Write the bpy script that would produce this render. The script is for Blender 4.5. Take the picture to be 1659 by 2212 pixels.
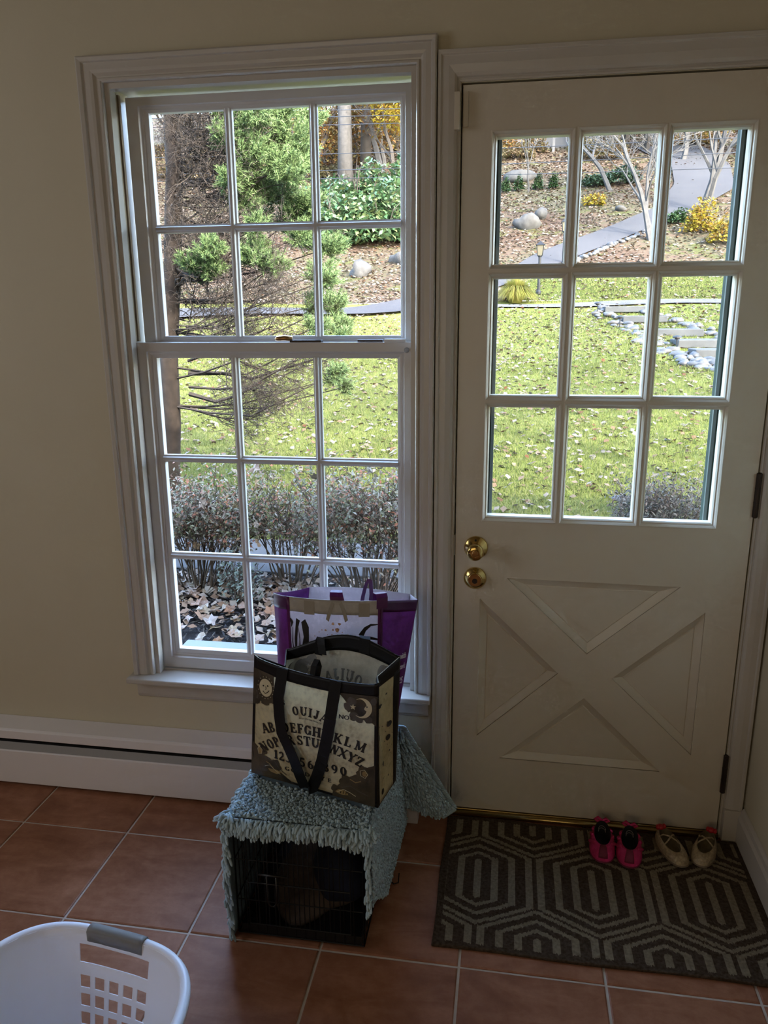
import bpy, math, random
import numpy as np
from mathutils import Vector, Matrix
from mathutils.geometry import delaunay_2d_cdt

scene = bpy.context.scene
for o in list(bpy.data.objects):
    bpy.data.objects.remove(o)
COL = scene.collection
PI = math.pi

# ------------------------------------------------------------------ camera
cam_d = bpy.data.cameras.new('camera')
cam_d.sensor_fit = 'VERTICAL'
cam_d.sensor_height = 36.0
cam_d.lens = 36.0 * 1655.12 / 2212
cam_d.clip_start = 0.02
cam_d.clip_end = 500
cam = bpy.data.objects.new('camera', cam_d)
cam.rotation_mode = 'XYZ'
cam.location = (0.13494, -2.0894, 1.50777)
cam.rotation_euler = (1.31762, 0.00708, 0.159515)
COL.objects.link(cam)
scene.camera = cam

# ------------------------------------------------------------------ sky, sun, exposure
world = bpy.data.worlds.new('sky')
scene.world = world
world.use_nodes = True
wn = world.node_tree.nodes
wl = world.node_tree.links
wn.clear()
w_out = wn.new('ShaderNodeOutputWorld')
w_bg = wn.new('ShaderNodeBackground')
w_sky = wn.new('ShaderNodeTexSky')
w_sky.sky_type = 'NISHITA'
w_sky.sun_disc = False
w_sky.sun_elevation = math.radians(36)
w_sky.sun_rotation = math.radians(138)
w_sky.air_density = 1.0
w_sky.dust_density = 2.5
w_sky.ozone_density = 1.0
w_bg.inputs['Strength'].default_value = 7.0
wl.new(w_sky.outputs['Color'], w_bg.inputs['Color'])
wl.new(w_bg.outputs['Background'], w_out.inputs['Surface'])

sun_d = bpy.data.lights.new('sun', 'SUN')
sun_d.energy = 24.0
sun_d.angle = math.radians(0.6)
sun_d.color = (1.0, 0.93, 0.80)
sun = bpy.data.objects.new('sun', sun_d)
SUN_DIR = Vector((0.54, -0.60, 0.585)).normalized()      # towards the sun, behind the house
sun.rotation_euler = SUN_DIR.to_track_quat('Z', 'Y').to_euler()
sun.location = (4, -6, 8)
COL.objects.link(sun)

def area_light(name, loc, rot, sx, sy, energy, color):
    d = bpy.data.lights.new(name, 'AREA')
    d.shape = 'RECTANGLE'
    d.size, d.size_y = sx, sy
    d.energy = energy
    d.color = color
    o = bpy.data.objects.new(name, d)
    o.location = loc
    o.rotation_euler = rot
    COL.objects.link(o)
    return o
# unseen fill lights added at the closed back and left walls
area_light('back_fill', (-0.9, -4.16, 1.35), (PI / 2, 0, 0), 1.9, 1.3, 11.0, (1.0, 0.79, 0.50))
area_light('left_fill', (-2.96, -1.75, 1.70), (0, -PI / 2, 0), 1.2, 1.2, 15.0, (0.92, 0.94, 1.0))

scene.view_settings.view_transform = 'Standard'
scene.view_settings.look = 'None'
scene.view_settings.gamma = 1.0
scene.view_settings.use_curve_mapping = False
scene.view_settings.exposure = 0.0
scene.cycles.use_adaptive_sampling = True
scene.cycles.adaptive_threshold = 0.06
scene.cycles.adaptive_min_samples = 24
scene.cycles.max_bounces = 5
scene.cycles.diffuse_bounces = 3
scene.cycles.transparent_max_bounces = 12

# ------------------------------------------------------------------ helpers
rnd = random.Random(7)
R_ = np.random.default_rng(11)

def prop(o, label=None, cat=None, group=None, kind=None):
    if label: o['label'] = label
    if cat: o['category'] = cat
    if group: o['group'] = group
    if kind: o['kind'] = kind
    return o

def empty(name, loc=(0, 0, 0), rz=0.0):
    o = bpy.data.objects.new(name, None)
    o.empty_display_size = 0.05
    o.location = loc
    o.rotation_euler = (0, 0, rz)
    COL.objects.link(o)
    return o

def link(name, me, mat=None, parent=None, smooth=False):
    if mat is not None:
        me.materials.append(mat)
    if smooth:
        me.polygons.foreach_set('use_smooth', [True] * len(me.polygons))
    o = bpy.data.objects.new(name, me)
    COL.objects.link(o)
    if parent is not None:
        o.parent = parent
    return o

def copy_tree(o, parent=None):
    c = o.copy()
    COL.objects.link(c)
    c.parent = parent
    for ch in list(o.children):
        copy_tree(ch, c)
    return c

class MB:
    def __init__(self):
        self.v = []
        self.f = []
    def add(self, vs, fs):
        n = len(self.v)
        self.v += [tuple(p) for p in vs]
        self.f += [tuple(i + n for i in f) for f in fs]
        return self
    def box(self, x0, x1, y0, y1, z0, z1):
        return self.add([(x0, y0, z0), (x1, y0, z0), (x1, y1, z0), (x0, y1, z0), (x0, y0, z1), (x1, y0, z1), (x1, y1, z1), (x0, y1, z1)],
                        [(0, 3, 2, 1), (4, 5, 6, 7), (0, 1, 5, 4), (1, 2, 6, 5), (2, 3, 7, 6), (3, 0, 4, 7)])
    def tube(self, pts, r, n=8, caps=True, flat=1.0):
        pts = [Vector(p) for p in pts]
        rs = r if isinstance(r, (list, tuple)) else [r] * len(pts)
        base = len(self.v)
        d0 = (pts[1] - pts[0]).normalized()
        ref = Vector((0, 0, 1)) if abs(d0.z) < 0.9 else Vector((1, 0, 0))
        a = d0.cross(ref).normalized()
        for i, p in enumerate(pts):
            d = (pts[min(i + 1, len(pts) - 1)] - pts[max(i - 1, 0)])
            if d.length < 1e-9: d = d0
            d.normalize()
            a = (a - d * a.dot(d))
            if a.length < 1e-6: a = d.cross(Vector((0.3, 0.5, 0.8)))
            a.normalize()
            b = d.cross(a)
            for k in range(n):
                t = 2 * PI * k / n
                self.v.append(tuple(p + a * (math.cos(t) * rs[i]) + b * (math.sin(t) * rs[i] * flat)))
        for i in range(len(pts) - 1):
            for k in range(n):
                k2 = (k + 1) % n
                self.f.append((base + i * n + k, base + i * n + k2, base + (i + 1) * n + k2, base + (i + 1) * n + k))
        if caps:
            self.f.append(tuple(base + k for k in range(n))[::-1])
            self.f.append(tuple(base + (len(pts) - 1) * n + k for k in range(n)))
        return self
    def lathe(self, prof, axis_p, axis='z', n=24):
        """prof: (radius, height) list; height runs along the axis"""
        base = len(self.v)
        ax = Vector(axis_p)
        for r, h in prof:
            for k in range(n):
                t = 2 * PI * k / n
                c, s = math.cos(t) * r, math.sin(t) * r
                if axis == 'z': p = (c, s, h)
                elif axis == 'y': p = (c, h, s)
                else: p = (h, c, s)
                self.v.append((ax.x + p[0], ax.y + p[1], ax.z + p[2]))
        for i in range(len(prof) - 1):
            for k in range(n):
                k2 = (k + 1) % n
                self.f.append((base + i * n + k, base + i * n + k2, base + (i + 1) * n + k2, base + (i + 1) * n + k))
        self.f.append(tuple(base + k for k in range(n))[::-1])
        self.f.append(tuple(base + (len(prof) - 1) * n + k for k in range(n)))
        return self
    def grid(self, P, nu, nv, closed_u=False):
        base = len(self.v)
        cu = nu if closed_u else nu + 1
        for j in range(nv + 1):
            for i in range(cu):
                self.v.append(tuple(P(i / nu, j / nv)))
        for j in range(nv):
            for i in range(nu):
                i2 = (i + 1) % cu if closed_u else i + 1
                self.f.append((base + j * cu + i, base + j * cu + i2, base + (j + 1) * cu + i2, base + (j + 1) * cu + i))
        return self
    def build(self, name, mat=None, parent=None, smooth=False, bevel=0, solid=0, subsurf=0, seg=2, angle=0.6):
        me = bpy.data.meshes.new(name)
        me.from_pydata(self.v, [], self.f)
        me.update()
        fix_normals(me)
        o = link(name, me, mat, parent, smooth)
        if solid:
            m = o.modifiers.new('thick', 'SOLIDIFY'); m.thickness = solid; m.offset = 0
        if bevel:
            m = o.modifiers.new('edge', 'BEVEL'); m.width = bevel; m.segments = seg; m.limit_method = 'ANGLE'; m.angle_limit = angle
        if subsurf:
            m = o.modifiers.new('sub', 'SUBSURF'); m.levels = subsurf; m.render_levels = subsurf
        return o

def fix_normals(me):
    import bmesh
    if len(me.polygons) > 60000: return
    bm = bmesh.new(); bm.from_mesh(me)
    bmesh.ops.recalc_face_normals(bm, faces=bm.faces)
    bm.to_mesh(me); bm.free()

def plate(mb, outer, holes, y0, y1):
    """flat plate in the xz plane with openings, from y0 (room side) to y1"""
    loops = [outer] + holes
    vs, es, k = [], [], 0
    for lp in loops:
        n = len(lp)
        vs += [Vector(p) for p in lp]
        es += [(k + i, k + (i + 1) % n) for i in range(n)]
        k += n
    ov, oe, of, *_ = delaunay_2d_cdt(vs, es, [], 1, 1e-7)
    def inside(p, poly):
        c = False
        for i in range(len(poly)):
            x1, z1 = poly[i]; x2, z2 = poly[i - 1]
            if (z1 > p[1]) != (z2 > p[1]) and p[0] < (x2 - x1) * (p[1] - z1) / (z2 - z1) + x1: c = not c
        return c
    tris = []
    for t in of:
        cx = sum(ov[i].x for i in t) / 3; cz = sum(ov[i].y for i in t) / 3
        if inside((cx, cz), outer) and not any(inside((cx, cz), h) for h in holes):
            tris.append(t)
    b = len(mb.v); n = len(ov)
    mb.v += [(p.x, y0, p.y) for p in ov] + [(p.x, y1, p.y) for p in ov]
    cnt = {}
    for t in tris:
        for i in range(3):
            e = (t[i], t[(i + 1) % 3]); cnt[tuple(sorted(e))] = cnt.get(tuple(sorted(e)), 0) + 1
        mb.f.append(tuple(b + i for i in t)); mb.f.append(tuple(b + n + i for i in reversed(t)))
    for (i, j), c in cnt.items():
        if c == 1: mb.f.append((b + i, b + j, b + n + j, b + n + i))
    return mb

def rect(x0, x1, z0, z1):
    return [(x0, z0), (x1, z0), (x1, z1), (x0, z1)]

def frame(mb, prof, x0, x1, z0, z1, y, sides='lrtb', sc=None):
    """moulding swept round a rectangle; prof = (outward distance, y) points, closed at the ends"""
    sc = sc or {}
    L, Rr, T, B = (sc.get(k, 1.0) for k in 'lrtb')
    bot = 'b' in sides
    base = len(mb.v); m = len(prof)
    for d, h in prof:
        zb = z0 - d * B if bot else z0
        mb.v += [(x0 - d * L, y + h, zb), (x0 - d * L, y + h, z1 + d * T), (x1 + d * Rr, y + h, z1 + d * T), (x1 + d * Rr, y + h, zb)]
    segs = [(0, 1), (1, 2), (2, 3)] + ([(3, 0)] if bot else [])
    for i in range(m):
        j = (i + 1) % m
        for a, b_ in segs:
            mb.f.append((base + i * 4 + a, base + i * 4 + b_, base + j * 4 + b_, base + j * 4 + a))
    if not bot:
        mb.f.append(tuple(base + i * 4 for i in range(m)))
        mb.f.append(tuple(base + i * 4 + 3 for i in range(m))[::-1])
    return mb

def np_mesh(name, V, F, mat=None, parent=None, smooth=False):
    """fast mesh from arrays: V (n,3), F (m,k)"""
    V = np.asarray(V, np.float32); F = np.asarray(F, np.int32)
    me = bpy.data.meshes.new(name)
    me.vertices.add(len(V)); me.vertices.foreach_set('co', V.ravel())
    m, k = F.shape
    me.loops.add(m * k); me.loops.foreach_set('vertex_index', F.ravel())
    me.polygons.add(m)
    me.polygons.foreach_set('loop_start', np.arange(0, m * k, k, dtype=np.int32))
    me.update(calc_edges=True)
    me.validate()
    return link(name, me, mat, parent, smooth)

# ------------------------------------------------------------------ materials
def new_mat(name):
    m = bpy.data.materials.new(name)
    m.use_nodes = True
    nt = m.node_tree
    b = nt.nodes['Principled BSDF']
    return m, nt, b

def N(nt, typ, **kw):
    n = nt.nodes.new(typ)
    for k, v in kw.items():
        if k.startswith('i_'):
            key = k[2:]
            n.inputs[int(key) if key.isdigit() else key.replace('_', ' ')].default_value = v
        else:
            setattr(n, k, v)
    return n

def ramp(nt, stops, interp='LINEAR'):
    r = nt.nodes.new('ShaderNodeValToRGB')
    cr = r.color_ramp
    cr.interpolation = interp
    while len(cr.elements) < len(stops): cr.elements.new(0.5)
    for e, (p, c) in zip(cr.elements, stops):
        e.position = p; e.color = (c[0], c[1], c[2], 1)
    return r

def paint(name, col, rough=0.5, var=0.06, scale=6.0, metal=0.0, bump=0.0, bscale=60.0, spec=0.5, dark=None, coat=0):
    """painted / plastic / cloth surface with a little tonal variation and optional fine relief"""
    m, nt, b = new_mat(name)
    L = nt.links.new
    tc = N(nt, 'ShaderNodeTexCoord')
    nz = N(nt, 'ShaderNodeTexNoise', i_Scale=scale, i_Detail=5.0, i_Roughness=0.6)
    L(tc.outputs['Object'], nz.inputs['Vector'])
    lo = [max(0, c * (1 - var)) for c in col] if dark is None else dark
    hi = [min(1, c * (1 + var)) for c in col]
    rp = ramp(nt, [(0.3, lo), (0.7, hi)])
    L(nz.outputs['Fac'], rp.inputs['Fac'])
    L(rp.outputs['Color'], b.inputs['Base Color'])
    b.inputs['Roughness'].default_value = rough
    b.inputs['Metallic'].default_value = metal
    b.inputs['Specular IOR Level'].default_value = spec
    if coat: b.inputs['Coat Weight'].default_value = coat
    if bump:
        n2 = N(nt, 'ShaderNodeTexNoise', i_Scale=bscale, i_Detail=4.0)
        bp = N(nt, 'ShaderNodeBump', i_Strength=bump, i_Distance=0.002)
        L(tc.outputs['Object'], n2.inputs['Vector'])
        L(n2.outputs['Fac'], bp.inputs['Height'])
        L(bp.outputs['Normal'], b.inputs['Normal'])
    return m

def island_mat(name, cols, rough=0.6, trans=0.0, spec=0.3):
    """each loose piece of the mesh takes its own colour from the list"""
    m, nt, b = new_mat(name)
    L = nt.links.new
    g = N(nt, 'ShaderNodeNewGeometry')
    n = len(cols)
    rp = ramp(nt, [(i / n, c) for i, c in enumerate(cols)], 'LINEAR')
    L(g.outputs['Random Per Island'], rp.inputs['Fac'])
    L(rp.outputs['Color'], b.inputs['Base Color'])
    b.inputs['Roughness'].default_value = rough
    b.inputs['Specular IOR Level'].default_value = spec
    if trans:
        out = nt.nodes['Material Output']
        tr = N(nt, 'ShaderNodeBsdfTranslucent')
        mx = N(nt, 'ShaderNodeMixShader', i_0=trans)
        L(rp.outputs['Color'], tr.inputs['Color'])
        L(b.outputs['BSDF'], mx.inputs[1]); L(tr.outputs['BSDF'], mx.inputs[2])
        L(mx.outputs['Shader'], out.inputs['Surface'])
    return m

def glass_mat(name, tint=(0.97, 0.985, 0.98)):
    m, nt, b = new_mat(name)
    L = nt.links.new
    out = nt.nodes['Material Output']
    nt.nodes.remove(b)
    tr = N(nt, 'ShaderNodeBsdfTransparent'); tr.inputs['Color'].default_value = (*tint, 1)
    gl = N(nt, 'ShaderNodeBsdfGlossy'); gl.inputs['Roughness'].default_value = 0.02
    fr = N(nt, 'ShaderNodeFresnel', i_IOR=1.45)
    mul = N(nt, 'ShaderNodeMath', operation='MULTIPLY', i_1=0.6)
    mx = N(nt, 'ShaderNodeMixShader')
    L(fr.outputs[0], mul.inputs[0]); L(mul.outputs[0], mx.inputs[0])
    L(tr.outputs[0], mx.inputs[1]); L(gl.outputs[0], mx.inputs[2])
    L(mx.outputs[0], out.inputs['Surface'])
    return m

M = {}
M['wall'] = paint('wall_paint', (0.58, 0.525, 0.385), 0.65, 0.025, 3.0, bump=0.12, bscale=120)
M['dim_wall'] = paint('dark_unseen_wall', (0.10, 0.065, 0.04), 0.5, 0.3, 8.0)  # dark colour given to the unseen walls to cut bounced light
M['ceiling'] = paint('ceiling_darkened', (0.24, 0.19, 0.14), 0.8, 0.02, 3.0)  # ceiling colour lowered so it bounces less light into the room
M['trim'] = paint('trim_gloss_paint', (0.52, 0.485, 0.43), 0.32, 0.03, 4.0, bump=0.05, bscale=40)
M['vinyl'] = paint('window_vinyl', (0.56, 0.54, 0.52), 0.3, 0.02, 4.0)
M['liner'] = paint('jamb_liner_tan', (0.30, 0.235, 0.15), 0.45, 0.1, 4.0)
M['door'] = paint('door_paint', (0.62, 0.56, 0.455), 0.36, 0.03, 3.0, bump=0.06, bscale=30)
M['heater'] = paint('heater_enamel', (0.80, 0.76, 0.75), 0.35, 0.03, 3.0)
M['damper'] = paint('heater_damper', (0.36, 0.37, 0.37), 0.4, 0.03, 3.0)
M['black'] = paint('black_gap', (0.012, 0.011, 0.010), 0.7, 0.1)
M['glass'] = glass_mat('window_glass')
M['green'] = paint('storm_door_green', (0.030, 0.044, 0.034), 0.6, 0.1, 5.0, spec=0.12)
M['green_light'] = paint('storm_door_strip', (0.09, 0.105, 0.092), 0.5, 0.1, 5.0)
M['brass'] = paint('brass', (0.62, 0.45, 0.17), 0.16, 0.12, 14.0, metal=1.0)
M['brass_dull'] = paint('brass_dull', (0.42, 0.24, 0.10), 0.3, 0.15, 20.0, metal=1.0)
M['brass_bar'] = paint('brass_bar', (0.40, 0.29, 0.11), 0.30, 0.2, 12.0, metal=1.0)
M['hinge'] = paint('hinge_bronze', (0.035, 0.024, 0.018), 0.45, 0.2, 20.0, metal=0.4)
M['siding'] = paint('siding', (0.45, 0.45, 0.44), 0.7, 0.05)
M['sill'] = paint('outer_sill', (0.085, 0.092, 0.09), 0.6, 0.06, 12.0)

def tile_mat():
    m, nt, b = new_mat('terracotta_tile')
    L = nt.links.new
    tc = N(nt, 'ShaderNodeTexCoord'); oi = N(nt, 'ShaderNodeObjectInfo')
    add = N(nt, 'ShaderNodeVectorMath', operation='ADD')
    sc = N(nt, 'ShaderNodeVectorMath', operation='SCALE', i_Scale=37.0)
    cmb = N(nt, 'ShaderNodeCombineXYZ')
    L(oi.outputs['Random'], cmb.inputs[0]); L(oi.outputs['Random'], cmb.inputs[1])
    L(cmb.outputs[0], sc.inputs[0]); L(tc.outputs['Object'], add.inputs[0]); L(sc.outputs[0], add.inputs[1])
    mp = N(nt, 'ShaderNodeMapping'); mp.inputs['Scale'].default_value = (1.0, 2.6, 1.0)
    L(add.outputs[0], mp.inputs[0])
    n1 = N(nt, 'ShaderNodeTexNoise', i_Scale=5.0, i_Detail=8.0, i_Roughness=0.65, i_Distortion=0.6)
    n2 = N(nt, 'ShaderNodeTexNoise', i_Scale=26.0, i_Detail=6.0, i_Roughness=0.7)
    L(mp.outputs[0], n1.inputs['Vector']); L(add.outputs[0], n2.inputs['Vector'])
    mx = N(nt, 'ShaderNodeMath', operation='MULTIPLY_ADD', i_1=0.35)
    L(n2.outputs['Fac'], mx.inputs[0])
    m2 = N(nt, 'ShaderNodeMath', operation='MULTIPLY', i_1=0.65)
    L(n1.outputs['Fac'], m2.inputs[0]); L(m2.outputs[0], mx.inputs[2])
    rp = ramp(nt, [(0.30, (0.19, 0.072, 0.034)), (0.48, (0.30, 0.125, 0.064)), (0.62, (0.40, 0.185, 0.105)), (0.75, (0.50, 0.28, 0.18))])
    L(mx.outputs[0], rp.inputs['Fac'])
    L(rp.outputs['Color'], b.inputs['Base Color'])
    b.inputs['Specular IOR Level'].default_value = 0.3
    rr = N(nt, 'ShaderNodeMapRange', i_3=0.40, i_4=0.60)
    L(n2.outputs['Fac'], rr.inputs[0]); L(rr.outputs[0], b.inputs['Roughness'])
    bp = N(nt, 'ShaderNodeBump', i_Strength=0.12, i_Distance=0.003)
    L(mx.outputs[0], bp.inputs['Height']); L(bp.outputs['Normal'], b.inputs['Normal'])
    return m
M['tile'] = tile_mat()
M['grout'] = paint('grout', (0.60, 0.52, 0.44), 0.85, 0.12, 25.0, bump=0.3, bscale=200)

# ------------------------------------------------------------------ the room
XR = 0.848                      # right wall
XL, YB, ZC = -3.0, -4.2, 2.48   # left wall, back wall, ceiling
WX0, WX1, WZ0, WZ1 = -0.944, -0.115, 0.398, 2.10     # window opening
DX0, DX1, DZ1 = -0.004, 0.788, 2.055                 # door opening
TH = 0.17

mb = MB()
plate(mb, rect(-6.0, 6.0, -0.5, 4.3), [rect(WX0, WX1, WZ0, WZ1), rect(DX0, DX1, 0.0, DZ1)], 0.0, TH)
o = mb.build('wall_front', M['wall']); prop(o, 'cream painted wall around the window and door', 'wall', kind='structure')
mb = MB()
mb.add([(XR, 0, -0.02), (XR, YB, -0.02), (XR, YB, ZC), (XR, 0, ZC), (XR + .12, 0, -0.02), (XR + .12, YB, -0.02), (XR + .12, YB, ZC), (XR + .12, 0, ZC)],
       [(0, 1, 2, 3), (7, 6, 5, 4), (0, 4, 5, 1), (1, 5, 6, 2), (2, 6, 7, 3), (3, 7, 4, 0)])
prop(mb.build('wall_right', M['wall']), 'cream side wall meeting the door wall in a corner', 'wall', kind='structure')

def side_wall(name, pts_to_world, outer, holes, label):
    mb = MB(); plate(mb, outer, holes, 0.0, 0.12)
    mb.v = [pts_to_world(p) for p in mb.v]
    return prop(mb.build(name, M['dim_wall']), label, 'wall', kind='structure')
side_wall('wall_left', lambda p: (XL - p[1], p[0], p[2]), rect(YB, 0, -0.02, ZC), [], 'unseen left wall of the room, coloured dark to cut bounced light')
side_wall('wall_back', lambda p: (p[0], YB - p[1], p[2]), rect(XL - .12, XR + .12, -0.02, ZC), [], 'unseen back wall of the room, coloured dark to cut bounced light')
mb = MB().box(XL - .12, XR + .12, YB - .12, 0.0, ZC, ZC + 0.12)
prop(mb.build('ceiling', M['ceiling']), 'unseen ceiling of the entry room, darkened to cut bounced light', 'ceiling', kind='structure')
mb = MB().box(-6.0, 6.0, -5.2, 0.5, 4.3, 4.45)
prop(mb.build('roof', M['siding']), 'flat roof slab with a shallow eave over the house', 'roof', kind='structure')

mb = MB().box(-0.10, 2.4, TH, 1.55, 2.52, 2.66)  # unseen slab added to keep high sky light off the floor inside
prop(mb.build('sky_block_roof', M['siding']), 'unseen flat roof added above the entry door to block high sky', 'roof', kind='structure')
# floor: grout bed with every tile a part of its own
mb = MB().box(XL - .12, XR + .12, YB - .12, 0.16, -0.14, -0.0035)
floor = prop(mb.build('floor', M['grout']), 'terracotta tiled floor with pale grout lines', 'floor', kind='structure')
TS, TOX, TOY, GR = 0.33987, -1.29667, -0.24509, 0.0065
tile_cache = {}
for i in range(-6, 8):
    for j in range(-2, 13):
        x0, x1 = TOX + i * TS + GR / 2, TOX + (i + 1) * TS - GR / 2
        y1, y0 = TOY - j * TS - GR / 2, TOY - (j + 1) * TS + GR / 2
        x0, x1, y0, y1 = max(x0, XL), min(x1, XR), max(y0, YB), min(y1, 0.0)
        if x1 - x0 < 0.03 or y1 - y0 < 0.03: continue
        key = (round(x1 - x0, 4), round(y1 - y0, 4))
        if key not in tile_cache:
            w, h = key; c = 0.003
            t = MB()
            t.add([(-w/2, -h/2, -.006), (w/2, -h/2, -.006), (w/2, h/2, -.006), (-w/2, h/2, -.006),
                   (-w/2, -h/2, -.0018), (w/2, -h/2, -.0018), (w/2, h/2, -.0018), (-w/2, h/2, -.0018),
                   (-w/2 + c, -h/2 + c, 0), (w/2 - c, -h/2 + c, 0), (w/2 - c, h/2 - c, 0), (-w/2 + c, h/2 - c, 0)],
                  [(0, 1, 5, 4), (1, 2, 6, 5), (2, 3, 7, 6), (3, 0, 4, 7), (4, 5, 9, 8), (5, 6, 10, 9), (6, 7, 11, 10), (7, 4, 8, 11), (8, 9, 10, 11)])
            me = bpy.data.meshes.new('tile'); me.from_pydata(t.v, [], t.f); me.update(); me.materials.append(M['tile'])
            tile_cache[key] = me
        o = bpy.data.objects.new('tile', tile_cache[key]); COL.objects.link(o)
        o.location = ((x0 + x1) / 2, (y0 + y1) / 2, rnd.uniform(-.0004, .0004)); o.parent = floor

# right baseboard
mb = MB()
pf = [(0.0, 0.0), (0.016, 0.0), (0.016, 0.085), (0.011, 0.095), (0.009, 0.108), (0.004, 0.116), (0.0, 0.118)]
for yy in (-0.022, YB):
    mb.v += [(XR - d, yy, h) for d, h in pf]
n = len(pf)
mb.f += [(i, (i + 1) % n, n + (i + 1) % n, n + i) for i in range(n)] + [tuple(range(n)), tuple(range(2 * n - 1, n - 1, -1))]
prop(mb.build('baseboard_right', M['trim'], bevel=0.0015), 'white moulded baseboard along the right wall', 'baseboard', kind='structure')

# ------------------------------------------------------------------ window
win = prop(empty('window_1', (0, 0, 0)), 'white double hung window with a grid of small panes', 'window', kind='structure')
mb = MB()
prof = [(0.0, 0.004), (0.0, -0.010), (0.003, -0.014), (0.009, -0.014), (0.011, -0.009), (0.015, -0.010), (0.022, -0.016), (0.030, -0.0175),
        (0.047, -0.0175), (0.050, -0.023), (0.060, -0.025), (0.064, -0.022), (0.066, 0.004)]
frame(mb, prof, WX0, WX1, WZ0 + .008, WZ1, 0.0, 'lrt', {'r': 0.80, 't': 0.95})
mb.build('casing', M['trim'], win, bevel=0.0008, seg=2)
mb = MB()      # jamb boards lining the opening
frame(mb, [(0.0, 0.0), (-0.014, 0.0), (-0.014, 0.030), (-0.001, 0.030), (-0.001, TH + .01), (0.0, TH + .01)], WX0, WX1, WZ0, WZ1, 0.0, 'lrt')
mb.build('jamb', M['trim'], win, bevel=0.001)
mb = MB()      # ribbed tan liner the upper sash slides in
for s, x in ((1, WX0 + .001), (-1, WX1 - .001)):
    for k in range(4):
        y = 0.034 + k * 0.011
        a = x; b_ = x + s * (0.009 if k % 2 == 0 else 0.004)
        mb.box(min(a, b_), max(a, b_), y, y + 0.010, 1.435, WZ1 - .014)
mb.build('jamb_liner', M['liner'], win, bevel=0.001)
mb = MB().box(WX0 + .001, WX1 - .001, 0.030, TH + .01, WZ0 - .004, WZ0 + .012)
mb.build('inner_sill', M['trim'], win, bevel=0.002)
mb = MB()
mb.add([(-1.022, -0.052, 0.388), (-0.064, -0.052, 0.388), (-0.064, 0.034, 0.388), (-1.022, 0.034, 0.388), (-1.022, -0.052, 0.405), (-0.064, -0.052, 0.405), (-0.064, 0.034, 0.406), (-1.022, 0.034, 0.406)],
       [(0, 3, 2, 1), (4, 5, 6, 7), (0, 1, 5, 4), (1, 2, 6, 5), (2, 3, 7, 6), (3, 0, 4, 7)])
mb.build('stool', M['trim'], win, bevel=0.004, seg=3)
mb = MB()
ap = [(-0.0, 0.388), (-0.022, 0.388), (-0.020, 0.376), (-0.013, 0.370), (-0.013, 0.338), (-0.010, 0.330), (-0.005, 0.324), (0.0, 0.323)]
for xx in (-1.006, -0.073):
    mb.v += [(xx, y, z) for y, z in ap]
n = len(ap)
mb.f += [(i, (i + 1) % n, n + (i + 1) % n, n + i) for i in range(n)] + [tuple(range(n)), tuple(range(2 * n - 1, n - 1, -1))]
mb.build('apron', M['trim'], win, bevel=0.001)
mb = MB().box(-0.955, -0.10, TH - .06, 0.275, 0.372, 0.400)
mb.build('outer_sill', M['sill'], win, bevel=0.004)

def sash(name, x0, x1, z0, z1, gx0, gx1, gz0, gz1, y, cols, rows, mw=0.011):
    """sash frame with sticking, glazing bars and panes; g* is the glass opening"""
    s = MB()
    l, r, t, b_ = gx0 - x0, x1 - gx1, z1 - gz1, gz0 - z0
    w = 0.05
    fp = [(0.0, 0.020), (0.0, 0.0125), (0.009, 0.0085), (0.012, 0.0085), (0.0145, 0.007), (0.019, 0.006), (0.021, 0.0), (w, 0.0), (w, 0.034), (0.0, 0.034)]
    frame(s, fp, gx0, gx1, gz0, gz1, y, 'lrtb', {'l': l / w, 'r': r / w, 't': t / w, 'b': b_ / w})
    so = s.build(name, M['vinyl'], win, bevel=0.0008)
    bars = []
    for c in cols:
        m_ = MB()
        pts = [(-mw * .35, .004), (mw * .35, .004), (mw * .6, .010), (mw * 1.0, .0125), (mw * 1.0, .026), (-mw * 1.0, .026), (-mw * 1.0, .0125), (-mw * .6, .010)]
        for zz in (gz0 - .002, gz1 + .002):
            m_.v += [(c + a, y + b2, zz) for a, b2 in pts]
        k = len(pts)
        m_.f += [(i, (i + 1) % k, k + (i + 1) % k, k + i) for i in range(k)] + [tuple(range(k)), tuple(range(2 * k - 1, k - 1, -1))]
        m_.build('muntin', M['vinyl'], so)
    xs = [gx0] + list(cols) + [gx1]; zs = [gz0] + list(rows) + [gz1]
    for rz in rows:
        for a0, a1 in zip(xs[:-1], xs[1:]):
            m_ = MB()
            pts = [(-mw * .35, .004), (mw * .35, .004), (mw * .6, .010), (mw * 1.0, .0125), (mw * 1.0, .026), (-mw * 1.0, .026), (-mw * 1.0, .0125), (-mw * .6, .010)]
            for xx in (a0 + (mw * .35 if a0 != gx0 else -.002), a1 - (mw * .35 if a1 != gx1 else -.002)):
                m_.v += [(xx, y + b2 + .0004, rz + a) for a, b2 in pts]
            k = len(pts)
            m_.f += [(i, (i + 1) % k, k + (i + 1) % k, k + i) for i in range(k)] + [tuple(range(k)), tuple(range(2 * k - 1, k - 1, -1))]
            m_.build('muntin', M['vinyl'], so)
    for a0, a1 in zip(xs[:-1], xs[1:]):
        for b0, b1 in zip(zs[:-1], zs[1:]):
            g = MB(); g.add([(a0 + .003, y + .017, b0 + .003), (a1 - .003, y + .017, b0 + .003), (a1 - .003, y + .017, b1 - .003), (a0 + .003, y + .017, b1 - .003)], [(0, 1, 2, 3)])
            g.build('pane', M['glass'], so)
    return so
lower = sash('lower_sash', -0.9375, -0.1235, 0.414, 1.432, -0.879, -0.1715, 0.474, 1.388, 0.033, (-0.6425, -0.4005), (1.0925, 0.7865))
upper = sash('upper_sash', -0.9275, -0.133, 1.405, 2.084, -0.868, -0.169, 1.4485, 2.046, 0.080, (-0.641, -0.404), (1.745,))
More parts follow.
